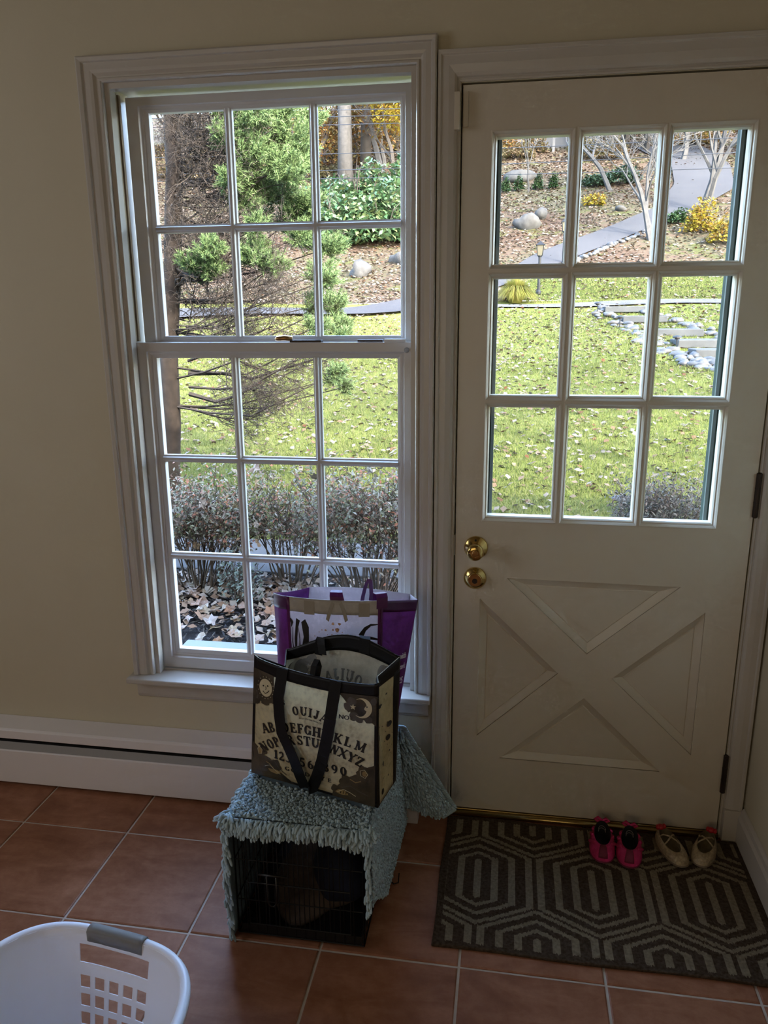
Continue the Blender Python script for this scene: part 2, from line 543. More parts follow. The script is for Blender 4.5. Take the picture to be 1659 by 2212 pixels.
# sash locks, keeper and tilt button on the meeting rail
mb = MB().box(-0.475, -0.385, 0.036, 0.060, 1.432, 1.438); lk = mb.build('sash_lock', M['hinge'], win, bevel=0.001)
mb = MB(); mb.tube([(-0.470, 0.046, 1.441), (-0.490, 0.042, 1.444), (-0.512, 0.040, 1.442), (-0.518, 0.040, 1.440)], [0.007, 0.008, 0.007, 0.003], 8)
mb.build('lever', M['brass_dull'], lk, smooth=True)
mb = MB().box(-0.282, -0.212, 0.036, 0.060, 1.433, 1.4385); mb.build('sash_lock', M['hinge'], win, bevel=0.001)
mb = MB().box(-0.208, -0.148, 0.037, 0.062, 1.432, 1.4405); mb.build('keeper', M['vinyl'], win, bevel=0.001)
mb = MB().lathe([(0.0075, 0.0), (0.007, -0.003), (0.003, -0.004)], (-0.1445, 0.0332, 1.411), 'y', 16); mb.build('tilt_button', M['damper'], win, smooth=True)

# ------------------------------------------------------------------ door
door = prop(empty('door_1', (0, 0, 0)), 'white half glazed entry door with nine panes and crossbuck panel', 'door', kind='structure')
DZ0 = 0.0205
cx = [(0.086, 0.262), (0.296, 0.4765), (0.508, 0.682)]
cz = [(1.6295, 1.931), (1.2935, 1.5935), (0.957, 1.2605)]
tri = [[(0.1475, 0.778), (0.6190, 0.7745), (0.3805, 0.559)], [(0.0725, 0.7130), (0.3030, 0.4930), (0.0735, 0.2720)],
       [(0.3805, 0.4205), (0.1430, 0.2015), (0.6090, 0.1995)], [(0.6900, 0.7040), (0.4545, 0.4880), (0.6910, 0.2620)]]
bead = 0.012
mb = MB()
holes = [rect(a - bead, b_ + bead, c - bead, d + bead) for a, b_ in cx for c, d in cz] + tri
plate(mb, rect(0.0, 0.784, DZ0, 2.050), holes, 0.0, 0.044)
mb.build('slab', M['door'], door)
for a, b_ in cx:
    for c, d in cz:
        s = MB()
        frame(s, [(0.0, 0.040), (0.0, 0.013), (0.003, 0.008), (0.006, 0.0075), (0.008, 0.003), (0.012, -0.0015), (0.0145, -0.001), (0.015, 0.001), (0.0122, 0.002), (0.012, 0.040)], a, b_, c, d, 0.0)
        bd = s.build('glazing_bead', M['door'], door)
        g = MB(); g.add([(a, .016, c), (b_, .016, c), (b_, .016, d), (a, .016, d)], [(0, 1, 2, 3)])
        g.build('pane', M['glass'], bd)
def inset(t, d):
    """inset a triangle by d"""
    P = [Vector(p) for p in t]
    a, b_, c = (P[1] - P[2]).length, (P[2] - P[0]).length, (P[0] - P[1]).length
    I = (P[0] * a + P[1] * b_ + P[2] * c) / (a + b_ + c)
    s = (a + b_ + c) / 2
    r = math.sqrt(max(1e-9, (s - a) * (s - b_) * (s - c) / s))
    return [tuple(I + (p - I) * (1 - d / r)) for p in P]
for t in tri:
    m_ = MB()
    lv = [(0.0, 0.0), (0.0, 0.004), (0.021, 0.0145), (0.0235, 0.0125), (0.0265, 0.0125)]
    for d, y in lv: m_.v += [(p[0], y, p[1]) for p in inset(t, d)]
    for i in range(len(lv) - 1):
        for k in range(3): m_.f.append((i * 3 + k, i * 3 + (k + 1) % 3, (i + 1) * 3 + (k + 1) % 3, (i + 1) * 3 + k))
    m_.f.append(tuple((len(lv) - 1) * 3 + k for k in range(3)))
    m_.build('panel', M['door'], door)
# knob with rosette, and the deadbolt below it
kz = (0.058, 0.0, 0.8655)
mb = MB().lathe([(0.0335, 0.0), (0.0335, -0.003), (0.030, -0.006), (0.016, -0.011), (0.011, -0.013), (0.010, -0.028), (0.016, -0.034), (0.0225, -0.040), (0.0240, -0.048), (0.0225, -0.055), (0.018, -0.0585), (0.009, -0.0590)], kz, 'y', 32)
kn = mb.build('knob', M['brass'], door, smooth=True); prop(kn, 'polished brass knob with thumb turn')
mb = MB().lathe([(0.0085, -0.058), (0.0085, -0.064), (0.007, -0.066)], kz, 'y', 16).box(kz[0] - .007, kz[0] + .007, -0.070, -0.0655, kz[2] - .002, kz[2] + .002)
mb.build('thumb_turn', M['brass_dull'], kn, bevel=0.0005)
mb = MB().lathe([(0.0035, -0.005), (0.003, -0.0095)], (kz[0] - .001, 0, kz[2] + .023), 'y', 10); mb.build('screw', M['black'], kn)
dz = (0.0575, 0.0, 0.7745)
mb = MB().lathe([(0.0325, 0.0), (0.0325, -0.004), (0.030, -0.008), (0.026, -0.010), (0.0225, -0.014), (0.0205, -0.0145), (0.0200, -0.020), (0.0185, -0.022)], dz, 'y', 32)
db = mb.build('deadbolt', M['brass'], door, smooth=True); prop(db, 'round brass deadbolt with key cylinder')
mb = MB().lathe([(0.0182, -0.0215), (0.0180, -0.0228), (0.010, -0.0228)], dz, 'y', 24); mb.build('cylinder_face', M['brass_dull'], db)
mb = MB().lathe([(0.0078, -0.022), (0.0075, -0.0245), (0.004, -0.0245)], (dz[0], 0, dz[2] - .002), 'y', 16); mb.build('key_plug', M['hinge'], db)
mb = MB().box(dz[0] - .0008, dz[0] + .0008, -0.0252, -0.0243, dz[2] - .006, dz[2] + .003); mb.build('keyhole', M['black'], db)
for z0, z1 in ((0.982, 1.098), (0.154, 0.272), (1.78, 1.90)):
    mb = MB().lathe([(0.004, z0 - .003), (0.0075, z0), (0.0075, z1), (0.004, z1 + .003)], (0.7865, -0.006, 0), 'z', 12)
    h = mb.build('hinge', M['hinge'], door, smooth=False)
    for k in range(1, 3):
        zz = z0 + (z1 - z0) * k / 3
        MB().lathe([(0.0079, zz - .0008), (0.0079, zz + .0008)], (0.7865, -0.006, 0), 'z', 12).build('knuckle_joint', M['black'], h)
mb = MB().box(0.0015, 0.014, -0.006, 0.0, 1.955, 2.035); mb.build('door_sensor', M['door'], door, bevel=0.001)
mb = MB().box(-0.019, -0.0055, -0.028, -0.004, 1.945, 2.03); mb.build('sensor_contact', M['door'], door, bevel=0.001)
mb = MB().box(-0.0045, -0.0008, 0.0005, 0.03, 0.84, 0.90); mb.build('latch_plate', M['damper'], door, bevel=0.0005)

# door jamb, casing and brass threshold
mb = MB()
frame(mb, [(0.0, 0.0), (0.0, 0.010), (0.0, TH), (0.012, TH), (0.012, 0.0)], DX0 - 0.0, DX1, 0.0, DZ1, 0.0, 'lrt')
mb.v = [(x, y, z) for x, y, z in mb.v]
trim = prop(empty('trim_1', (0, 0, 0)), 'white door casing around the entry door', 'door casing', kind='structure')
mb = MB()
prof = [(0.001, 0.002), (0.001, -0.004), (0.004, -0.006), (0.008, -0.004), (0.010, -0.010), (0.016, -0.014), (0.030, -0.0165), (0.046, -0.0165), (0.049, -0.020), (0.0565, -0.0205), (0.058, 0.002)]
frame(mb, prof, DX0, DX1, 0.0, DZ1, 0.0, 'lrt', {'t': 1.25, 'r': 0.96})
mb.build('casing', M['trim'], trim, bevel=0.0008)
mb = MB().box(DX1 + .006, XR - .001, -0.024, -0.0005, 0.0, 0.105)
mb.build('plinth', M['trim'], trim, bevel=0.002)
mb = MB().box(DX0, DX0 + .012, 0.046, TH, 0, DZ1); mb.build('door_stop', M['trim'], trim)
mb = MB().box(DX1 - .012, DX1, 0.046, TH, 0, DZ1); mb.build('door_stop', M['trim'], trim)
mb = MB().box(DX0, DX1, 0.046, TH, DZ1 - .012, DZ1); mb.build('door_stop', M['trim'], trim)
mb = MB(); mb.tube([(DX0 + .001, -0.010, 0.008), (DX1 - .001, -0.010, 0.008)], 0.0085, 12)
trim2 = prop(mb.build('trim_2', M['brass_bar'], None, smooth=True), 'brass threshold strip under the entry door', 'threshold', kind='structure')
mb = MB().box(DX0 + .001, DX1 - .001, -0.004, TH + .03, -0.003, 0.0185)
mb.build('sill_plate', M['brass_bar'], trim2, bevel=0.002)

# dark green storm door outside the entry door
storm = prop(empty('door_2', (0, 0, 0)), 'dark green storm door seen through the panes of the entry door', 'storm door', kind='structure')
mb = MB(); plate(mb, rect(DX0 + .013, DX1 - .013, 0.03, DZ1 - .013), [rect(0.0965, 0.686, 0.42, 1.985)], 0.118, 0.146); mb.build('frame', M['green'], storm, bevel=0.001)
mb = MB(); frame(mb, [(0.0, 0.0), (0.0, -0.012), (0.008, -0.014), (0.010, 0.0)], 0.0965, 0.686, 0.42, 1.985, 0.1185); mb.build('glass_retainer', M['green_light'], storm)
mb = MB(); mb.add([(0.0965, .132, .42), (0.686, .132, .42), (0.686, .132, 1.985), (0.0965, .132, 1.985)], [(0, 1, 2, 3)]); mb.build('pane', M['glass'], storm)

# ------------------------------------------------------------------ baseboard heater
ht = prop(empty('baseboard_heater', (-1.5, -0.04, 0)), 'long white hot water baseboard heater under the window', 'heater')
hx0, hx1 = XL + .002 + 1.5, -0.100 + 1.5
def hpart(name, pf, mat, a=hx0, b_=hx1, bev=0.0012):
    m_ = MB(); n = len(pf)
    for xx in (a, b_): m_.v += [(xx, y + .04, z) for y, z in pf]
    m_.f += [(i, (i + 1) % n, n + (i + 1) % n, n + i) for i in range(n)] + [tuple(range(n)), tuple(range(2 * n - 1, n - 1, -1))]
    return m_.build(name, mat, ht, bevel=bev)
hpart('back_cover', [(-0.001, 0.215), (-0.001, 0.0), (-0.006, 0.0), (-0.006, 0.206), (-0.058, 0.196), (-0.064, 0.192), (-0.066, 0.168), (-0.069, 0.168), (-0.067, 0.195), (-0.060, 0.201)], M['heater'])
hpart('damper', [(-0.060, 0.150), (-0.066, 0.156), (-0.070, 0.128), (-0.066, 0.126)], M['damper'])
hpart('front_panel', [(-0.070, 0.129), (-0.074, 0.126), (-0.0755, 0.045), (-0.0755, 0.010), (-0.070, 0.008), (-0.068, 0.012), (-0.068, 0.128)], M['heater'])
hpart('fin_core', [(-0.012, 0.155), (-0.056, 0.155), (-0.056, 0.05), (-0.012, 0.05)], M['black'], bev=0)
hpart('end_cap', [(-0.001, 0.216), (-0.062, 0.203), (-0.0705, 0.195), (-0.077, 0.125), (-0.0775, 0.001), (-0.001, 0.001)], M['heater'], a=hx1 - .035, b_=hx1 + .004)

# ------------------------------------------------------------------ door mat
def rug_mat():
    m, nt, b = new_mat('hexagon_weave')
    L = nt.links.new
    def MA(op, a, b_=None, c=None):
        n = nt.nodes.new('ShaderNodeMath'); n.operation = op
        for i, v in enumerate((a, b_, c)):
            if v is None: continue
            if isinstance(v, (int, float)): n.inputs[i].default_value = v
            else: L(v, n.inputs[i])
        return n.outputs[0]
    tc = N(nt, 'ShaderNodeTexCoord')
    sep = N(nt, 'ShaderNodeSeparateXYZ'); L(tc.outputs['Object'], sep.inputs[0])
    W, T, s, K = 0.1545, 0.173, 0.50, 0.1026     # half width, half height to the point, slant, depth of the slanted bands
    PX, PY = 2 * W, 2 * (2 * T - W * s)
    # woven jitter along the rows
    mp = N(nt, 'ShaderNodeMapping'); mp.inputs['Scale'].default_value = (260, 30, 1); L(tc.outputs['Object'], mp.inputs[0])
    nz = N(nt, 'ShaderNodeTexNoise', i_Scale=1.0, i_Detail=1.0); L(mp.outputs[0], nz.inputs['Vector'])
    y = MA('ADD', sep.outputs[1], MA('MULTIPLY', MA('SUBTRACT', nz.outputs['Fac'], 0.5), 0.018))
    x = sep.outputs[0]
    def hexd(ox, oy):
        lx = MA('ABSOLUTE', MA('SUBTRACT', MA('FLOORED_MODULO', MA('ADD', x, ox), PX), PX / 2))
        ly = MA('ABSOLUTE', MA('SUBTRACT', MA('FLOORED_MODULO', MA('ADD', y, oy), PY), PY / 2))
        sl = MA('ADD', MA('DIVIDE', MA('SUBTRACT', MA('ADD', ly, MA('MULTIPLY', lx, s)), T), K), 1.0)
        return MA('MAXIMUM', MA('DIVIDE', lx, W), sl)
    bx, by = PX / 2 + 0.0125 + PX * 4, PY / 2 + 0.005 + PY * 4
    d = MA('MINIMUM', hexd(bx, by), hexd(bx + PX / 2, by + PY / 2))
    q = MA('ABSOLUTE', MA('SUBTRACT', d, MA('MULTIPLY', MA('ROUND', MA('DIVIDE', d, 0.30)), 0.30)))
    line = MA('LESS_THAN', q, 0.062)
    ex = MA('LESS_THAN', MA('ABSOLUTE', x), 0.405); ey = MA('LESS_THAN', MA('ABSOLUTE', y), 0.238)
    fac = MA('MULTIPLY', MA('MULTIPLY', line, ex), ey)
    n2 = N(nt, 'ShaderNodeTexNoise', i_Scale=130.0, i_Detail=3.0); L(tc.outputs['Object'], n2.inputs['Vector'])
    ra = ramp(nt, [(0.3, (0.040, 0.028, 0.018)), (0.7, (0.085, 0.062, 0.044))]); L(n2.outputs['Fac'], ra.inputs['Fac'])
    rb = ramp(nt, [(0.3, (0.16, 0.13, 0.085)), (0.7, (0.25, 0.205, 0.14))]); L(n2.outputs['Fac'], rb.inputs['Fac'])
    mx = N(nt, 'ShaderNodeMix', data_type='RGBA')
    L(fac, mx.inputs['Factor']); L(ra.outputs['Color'], mx.inputs['A']); L(rb.outputs['Color'], mx.inputs['B'])
    L(mx.outputs['Result'], b.inputs['Base Color'])
    b.inputs['Roughness'].default_value = 1.0; b.inputs['Specular IOR Level'].default_value = 0.02
    bp = N(nt, 'ShaderNodeBump', i_Strength=0.7, i_Distance=0.003)
    L(MA('ADD', n2.outputs['Fac'], MA('MULTIPLY', fac, 0.6)), bp.inputs['Height']); L(bp.outputs['Normal'], b.inputs['Normal'])
    return m
rw, rd = 0.848, 0.508
mb = MB()
mb.grid(lambda u, v: ((u - .5) * rw + .002 * math.sin(v * 9), (v - .5) * rd + .0025 * math.sin(u * 11), 0.009 + 0.0012 * math.sin(u * 17 + v * 5)), 40, 24)
n0 = len(mb.v)
bd_ = [i for i in range(41)] + [41 * j + 40 for j in range(1, 25)] + [41 * 24 + i for i in range(39, -1, -1)] + [41 * j for j in range(23, 0, -1)]
mb.v += [(mb.v[i][0], mb.v[i][1], 0.0006) for i in bd_]
mb.f += [(bd_[k], bd_[(k + 1) % len(bd_)], n0 + (k + 1) % len(bd_), n0 + k) for k in range(len(bd_))]
mb.f.append(tuple(n0 + k for k in range(len(bd_))))
rug = mb.build('door_mat', rug_mat(), None, bevel=0.003)
rug.location = (0.4155, -0.283, 0.0)
prop(rug, 'brown door mat woven with pale nested hexagons in front of the entry door', 'door mat')

# ------------------------------------------------------------------ laundry basket
M['basket'] = paint('basket_plastic', (0.82, 0.83, 0.89), 0.34, 0.015, 3.0)
M['grip'] = paint('basket_grip', (0.20, 0.19, 0.18), 0.5, 0.05)
bk = prop(empty('laundry_basket', (-0.665, -1.191, 0.0), math.radians(-8)), 'white plastic laundry basket with square holes and a grey grip', 'laundry basket')
BA, BB, BH = 0.228, 0.300, 0.275
NU = 104
def superell(t, a, b_, p=3.4):
    c, s = math.cos(t), math.sin(t)
    return (a * math.copysign(abs(c) ** (2 / p), c), b_ * math.copysign(abs(s) ** (2 / p), s))
# outline resampled by arc length; u=0 in the middle of the +y end
_pts = [superell(PI / 2 + 2 * PI * k / 4000, BA, BB) for k in range(4001)]
_cum = [0.0]
for k in range(4000): _cum.append(_cum[-1] + math.dist(_pts[k], _pts[k + 1]))
PER = _cum[-1]
def outline(u):
    d = (u % 1.0) * PER
    lo, hi = 0, 4000
    while hi - lo > 1:
        mid = (lo + hi) // 2
        if _cum[mid] <= d: lo = mid
        else: hi = mid
    f = (d - _cum[lo]) / max(1e-9, _cum[hi] - _cum[lo])
    return (_pts[lo][0] * (1 - f) + _pts[hi][0] * f, _pts[lo][1] * (1 - f) + _pts[hi][1] * f)
NUN = 50                                   # one hole and one bar per unit
us = []
for k in range(NUN):
    us += [(k - 0.5 * 0.66) / NUN, (k + 0.5 * 0.66) / NUN]      # hole columns centred on unit k
RP = 0.0385
zs_ = [0.0, 0.012, 0.026] + sum([[0.026 + r * RP + 0.013, 0.026 + r * RP + RP] for r in range(4)], []) + [0.1990, 0.2070, 0.2450, 0.2530, BH]
def bwall(u, z):
    x, y = outline(u)
    k = 0.80 + 0.20 * (z / BH) ** 0.9
    return (x * k, y * k)
mb = MB()
nu = len(us)
for z in zs_:
    for u in us:
        x, y = bwall(u, z); mb.v.append((x, y, z + 0.002))
hole_rows = [i for i in range(len(zs_) - 1) if any(abs(zs_[i] - (0.026 + r * RP + 0.013)) < 1e-6 for r in range(4))]
slot_row = zs_.index(0.2070)
def unit_of(i): return i // 2
END = {0, 1, 2, NUN - 1, NUN - 2}
SIDE = set(range(9, 18)) | set(range(NUN - 17, NUN - 8))
END2 = set(range(23, 28))
for j in range(len(zs_) - 1):
    for i in range(nu):
        k = unit_of(i); hole_col = (i % 2 == 0)
        if j in hole_rows and hole_col and (k in END or k in SIDE or k in END2): continue
        if j == slot_row and (i in (nu - 4, nu - 3, nu - 2, nu - 1, 0, 1, 2, 3, 4)) : continue
        if j == slot_row and 25 * 2 - 4 <= i <= 25 * 2 + 3: continue
        mb.f.append((j * nu + i, j * nu + (i + 1) % nu, (j + 1) * nu + (i + 1) % nu, (j + 1) * nu + i))
mb.f.append(tuple(range(nu))[::-1])
mb.build('tub', M['basket'], bk, smooth=True, solid=0.003, bevel=0.0008, seg=1, angle=1.0)
mb = MB(); K = 120
for k in range(K):
    x, y = outline(k / K); x2, y2 = outline(k / K + 0.002); tx, ty = x2 - x, y2 - y; l = math.hypot(tx, ty); nx, ny = ty / l, -tx / l
    dz_ = 0.0
    for d, h in ((-0.002, -0.004), (-0.001, 0.002), (0.006, 0.0055), (0.014, 0.004), (0.0175, -0.003), (0.0165, -0.014), (0.014, -0.014), (0.014, -0.004), (0.006, 0.001)):
        mb.v.append((x + nx * d, y + ny * d, BH + h + dz_))
q = 9
for k in range(K):
    for i in range(q): mb.f.append((k * q + i, k * q + (i + 1) % q, ((k + 1) % K) * q + (i + 1) % q, ((k + 1) % K) * q + i))
mb.build('rim', M['basket'], bk, smooth=True)
for cu in (0.0, 0.5):
    mb = MB(); Kg = 12
    for k in range(Kg + 1):
        u = cu - 0.036 + 0.072 * k / Kg
        x, y = outline(u); x2, y2 = outline(u + 0.002); tx, ty = x2 - x, y2 - y; l = math.hypot(tx, ty); nx, ny = ty / l, -tx / l
        for d, h in ((-0.006, -0.022), (-0.006, 0.003), (0.000, 0.008), (0.008, 0.0085), (0.017, 0.006), (0.0205, -0.004), (0.0195, -0.017), (0.004, -0.019)):
            mb.v.append((x + nx * d, y + ny * d, BH + h))
    q = 8
    for k in range(Kg):
        for i in range(q): mb.f.append((k * q + i, k * q + (i + 1) % q, (k + 1) * q + (i + 1) % q, (k + 1) * q + i))
    mb.f += [tuple(range(q))[::-1], tuple(Kg * q + i for i in range(q))]
    mb.build('grip', M['grip'], bk, smooth=True)

# ------------------------------------------------------------------ dog crate
M['wire'] = paint('crate_wire', (0.008, 0.008, 0.009), 0.55, 0.2, 20.0, spec=0.25)
M['tray'] = paint('crate_tray', (0.010, 0.010, 0.011), 0.5, 0.2)
CX0, CX1, CY0, CY1, CZ = -0.487, -0.169, -0.572, -0.115, 0.340
cr = prop(empty('dog_crate', (-0.328, -0.34, 0)), 'black wire dog crate under the blue shag mat', 'dog crate')
def loc(p): return (p[0] + 0.328, p[1] + 0.34, p[2])
def wires(name, segs, parent=cr, r=0.0014):
    m_ = MB()
    for a, b_, *rr in segs: m_.tube([loc(a), loc(b_)], rr[0] if rr else r, 6)
    o = m_.build(name, M['wire'], parent); o['kind'] = 'stuff'
    return o
def ladder(fix, v0, v1, axis, n, hs):
    s = []
    for k in range(n + 1):
        t = v0 + (v1 - v0) * k / n
        a, b_ = [(t, fix, z) if axis == 'x' else (fix, t, z) for z in (0.012, CZ)]
        s.append((a, b_, 0.0021 if k in (0, n) else 0.0013))
    for z in hs:
        a, b_ = [(t, fix, z) if axis == 'x' else (fix, t, z) for t in (v0, v1)]
        s.append((a, b_, 0.0021 if z in (hs[0], hs[-1]) else 0.0016))
    return s
H4 = (0.012, 0.11, 0.225, CZ)
wires('front_panel', ladder(CY0, CX0, CX1, 'x', 13, H4))
wires('side_panel', ladder(CX0, CY0, CY1, 'y', 18, H4))
wires('side_panel', ladder(CX1, CY0, CY1, 'y', 18, H4))
wires('back_panel', ladder(CY1, CX0, CX1, 'x', 13, H4))
wires('top_panel', [((CX0 + (CX1 - CX0) * k / 13, CY0, CZ), (CX0 + (CX1 - CX0) * k / 13, CY1, CZ)) for k in range(14)] + [((CX0, y, CZ), (CX1, y, CZ)) for y in (CY0, -0.42, -0.27, CY1)])
dr = wires('crate_door', [((-0.455, CY0 - .004, z), (-0.20, CY0 - .004, z), 0.0021) for z in (0.045, 0.165, 0.30)] + [((-0.455 + .255 * k / 10, CY0 - .004, 0.045), (-0.455 + .255 * k / 10, CY0 - .004, 0.30)) for k in range(11)])
mb = MB(); lz = 0.175
mb.tube([loc(p) for p in [(-0.405, CY0 - .010, lz + .02), (-0.405, CY0 - .012, lz - .055), (-0.398, CY0 - .012, lz - .066), (-0.388, CY0 - .012, lz - .066), (-0.381, CY0 - .012, lz - .055), (-0.381, CY0 - .010, lz + .02)]], 0.0022, 8)
mb.tube([loc((-0.425, CY0 - .010, lz + .02)), loc((-0.355, CY0 - .010, lz + .02))], 0.003, 8)
mb.tube([loc((-0.425, CY0 - .010, lz - .005)), loc((-0.365, CY0 - .010, lz - .005))], 0.002, 8)
M['latch'] = paint('latch_metal', (0.05, 0.048, 0.045), 0.35, 0.1, metal=1.0)
mb.build('latch', M['latch'], dr, smooth=True)
mb = MB()
a0, b0, a1, b1 = CX0 + .006, CX1 - .006, CY0 + .006, CY1 - .006
mb.add([loc(p) for p in [(a0, a1, .004), (b0, a1, .004), (b0, b1, .004), (a0, b1, .004), (a0, a1, .032), (b0, a1, .032), (b0, b1, .032), (a0, b1, .032), (a0 + .004, a1 + .004, .032), (b0 - .004, a1 + .004, .032), (b0 - .004, b1 - .004, .032), (a0 + .004, b1 - .004, .032), (a0 + .006, a1 + .006, .008), (b0 - .006, a1 + .006, .008), (b0 - .006, b1 - .006, .008), (a0 + .006, b1 - .006, .008)]],
       [(0, 3, 2, 1), (0, 1, 5, 4), (1, 2, 6, 5), (2, 3, 7, 6), (3, 0, 4, 7), (4, 5, 9, 8), (5, 6, 10, 9), (6, 7, 11, 10), (7, 4, 8, 11), (8, 9, 13, 12), (9, 10, 14, 13), (10, 11, 15, 14), (11, 8, 12, 15), (12, 13, 14, 15)])
mb.build('tray', M['tray'], cr)
mb = MB(); mb.tube([loc(p) for p in [(CX1 + .002, -0.33, 0.030), (-0.150, -0.335, 0.016), (-0.130, -0.345, 0.006), (-0.118, -0.338, 0.006), (-0.117, -0.330, 0.030)]], 0.0018, 6)
mb.build('hook', M['wire'], cr)
# bedding inside the crate
M['navy'] = paint('navy_cloth', (0.016, 0.022, 0.05), 0.9, 0.3, 20.0, bump=0.4, bscale=90)
M['tan'] = paint('tan_cloth', (0.15, 0.11, 0.085), 0.9, 0.4, 14.0, bump=0.4, bscale=90)
def lump(name, cx_, cy_, z0, a, b_, h, mat, seed, label, cat):
    r2 = random.Random(seed); ph = [r2.uniform(0, 6.3) for _ in range(4)]
    m_ = MB(); nu_, nv_ = 28, 8
    def P(u, v):
        t = 2 * PI * u; k = math.sin(v * PI / 2)
        w = 1 + .10 * math.sin(3 * t + ph[0]) + .06 * math.sin(5 * t + ph[1])
        zz = h * math.cos(v * PI / 2) ** .8 * (1 + .25 * math.sin(2 * t + ph[2]) * k)
        return (a * k ** .7 * w * math.cos(t), b_ * k ** .7 * w * math.sin(t), zz)
    m_.grid(P, nu_, nv_, closed_u=True)
    m_.f.append(tuple(nv_ * nu_ + k for k in range(nu_)))
    o = m_.build(name, mat, None, smooth=True); o.location = (cx_, cy_, z0)
    return prop(o, label, cat)
lump('pet_cushion', -0.335, -0.33, 0.0095, 0.125, 0.19, 0.040, M['tan'], 3, 'tan cushion lying on the tray inside the dog crate', 'cushion')
lump('folded_blanket', -0.265, -0.33, 0.040, 0.075, 0.15, 0.13, M['navy'], 5, 'dark navy blanket heaped on the cushion inside the crate', 'blanket')

# ------------------------------------------------------------------ shag mat draped over the crate
M['shag'] = island_mat('shag_chenille', [(0.34, 0.45, 0.50), (0.39, 0.51, 0.56), (0.46, 0.585, 0.64), (0.42, 0.545, 0.60)], 0.85, spec=0.15)
M['shag_base'] = paint('shag_backing', (0.20, 0.28, 0.32), 0.9, 0.1)
M['binding'] = paint('mat_binding', (0.02, 0.018, 0.016), 0.9, 0.1)
sm = prop(empty('shag_mat', (-0.328, -0.34, 0.345)), 'pale blue chenille shag mat draped over the dog crate', 'mat')
def lm(p): return (p[0] + 0.328, p[1] + 0.34, p[2] - 0.345)
def sst(t): t = min(1, max(0, t)); return t * t * (3 - 2 * t)
MX0, MX1, MY0, MY1, MZ = -0.4945, -0.1605, -0.578, -0.105, 0.3475
def side_low(y):       # lower edge of the right drape
    t = (y - MY0) / (MY1 - MY0)
    return 0.135 - 0.115 * sst(t / 0.42) + 0.0
# cross profile from left hem over the top to the right hem
def drape(u, v):
    """u across (0 left hem .. 1 right hem), v front (0) to back (1)"""
    y = MY0 + (MY1 - MY0) * v
    Lh = MZ - 0.006; Tw = MX1 - MX0; Rh = MZ - side_low(y)
    s = u * 3
    if s < 1:
        z = MZ - Lh * (1 - s); x = MX0 - 0.009 * math.sin(PI * min(1, (1 - s) * 1.1)) - 0.004
        x += 0.003 * math.sin(9 * v + 3 * s)
    elif s < 2:
        t = s - 1; x = MX0 - .004 + (Tw + .008) * t; z = MZ + 0.0015 * math.sin(20 * t) * math.sin(11 * v)
    else:
        t = s - 2; z = MZ - Rh * t; x = MX1 + 0.004 + 0.010 * math.sin(PI * t * .8) + 0.020 * t * v
    return Vector((x, y, z))
def front_lap(u, v):   # short piece hanging over the front edge, u across, v down
    x = MX0 - .004 + (MX1 - MX0 + .008) * u
    dep = 0.016 + 0.008 * math.sin(u * 7) + 0.010 * sst((u - .3) / .5)
    return Vector((x, MY0 - 0.004 - 0.006 * math.sin(PI * v), MZ - dep * v))
FA, FB, FC, FD = Vector((-0.148, -0.112, 0.350)), Vector((0.001, -0.098, 0.092)), Vector((-0.034, -0.105, 0.066)), Vector((-0.1345, -0.125, 0.108))
def flap(u, v):        # corner swinging out to the right at the back
    p = (FA * (1 - v) + FD * v) * (1 - u) + (FB * (1 - v) + FC * v) * u
    return p + Vector((0, -0.018 * math.sin(PI * u) * math.sin(PI * v), 0))
for nm, fn, nu_, nv_ in (('backing', drape, 60, 24), ('front_lap', front_lap, 24, 4), ('corner_flap', flap, 14, 14)):
    m_ = MB(); m_.grid(lambda u, v: lm(fn(u, v)), nu_, nv_); m_.build(nm, M['shag_base'], sm, smooth=True, solid=0.003)
m_ = MB(); m_.tube([lm(flap(k / 12, 1.02) + Vector((0, 0, -.002))) for k in range(13)], 0.0035, 6); m_.build('binding', M['binding'], sm)
# the tufts
tv, tf = [], []
RS = 6
def tuft(p, nrm, drop, L, r):
    """stubby rounded finger leaving p along nrm and sagging along drop"""
    base = len(tv)
    d = (nrm * 0.75 + drop * 0.5).normalized(); e = (nrm * 0.25 + drop * 1.0).normalized()
    pts = [p, p + d * L * 0.5, p + d * L * 0.5 + e * L * 0.38, p + d * L * 0.5 + e * L * 0.5]
    rs = [r * .85, r, r * .92, r * .4]
    a = d.cross(Vector((0.31, 0.2, 0.92))).normalized(); b_ = d.cross(a)
    for q_, rr in zip(pts, rs):
        for k in range(RS):
            t = 2 * PI * k / RS; w = a * (math.cos(t) * rr) + b_ * (math.sin(t) * rr); tv.append((q_.x + w.x, q_.y + w.y, q_.z + w.z))
    for i in range(3):
        for k in range(RS): tf.append((base + i * RS + k, base + i * RS + (k + 1) % RS, base + (i + 1) * RS + (k + 1) % RS, base + (i + 1) * RS + k))
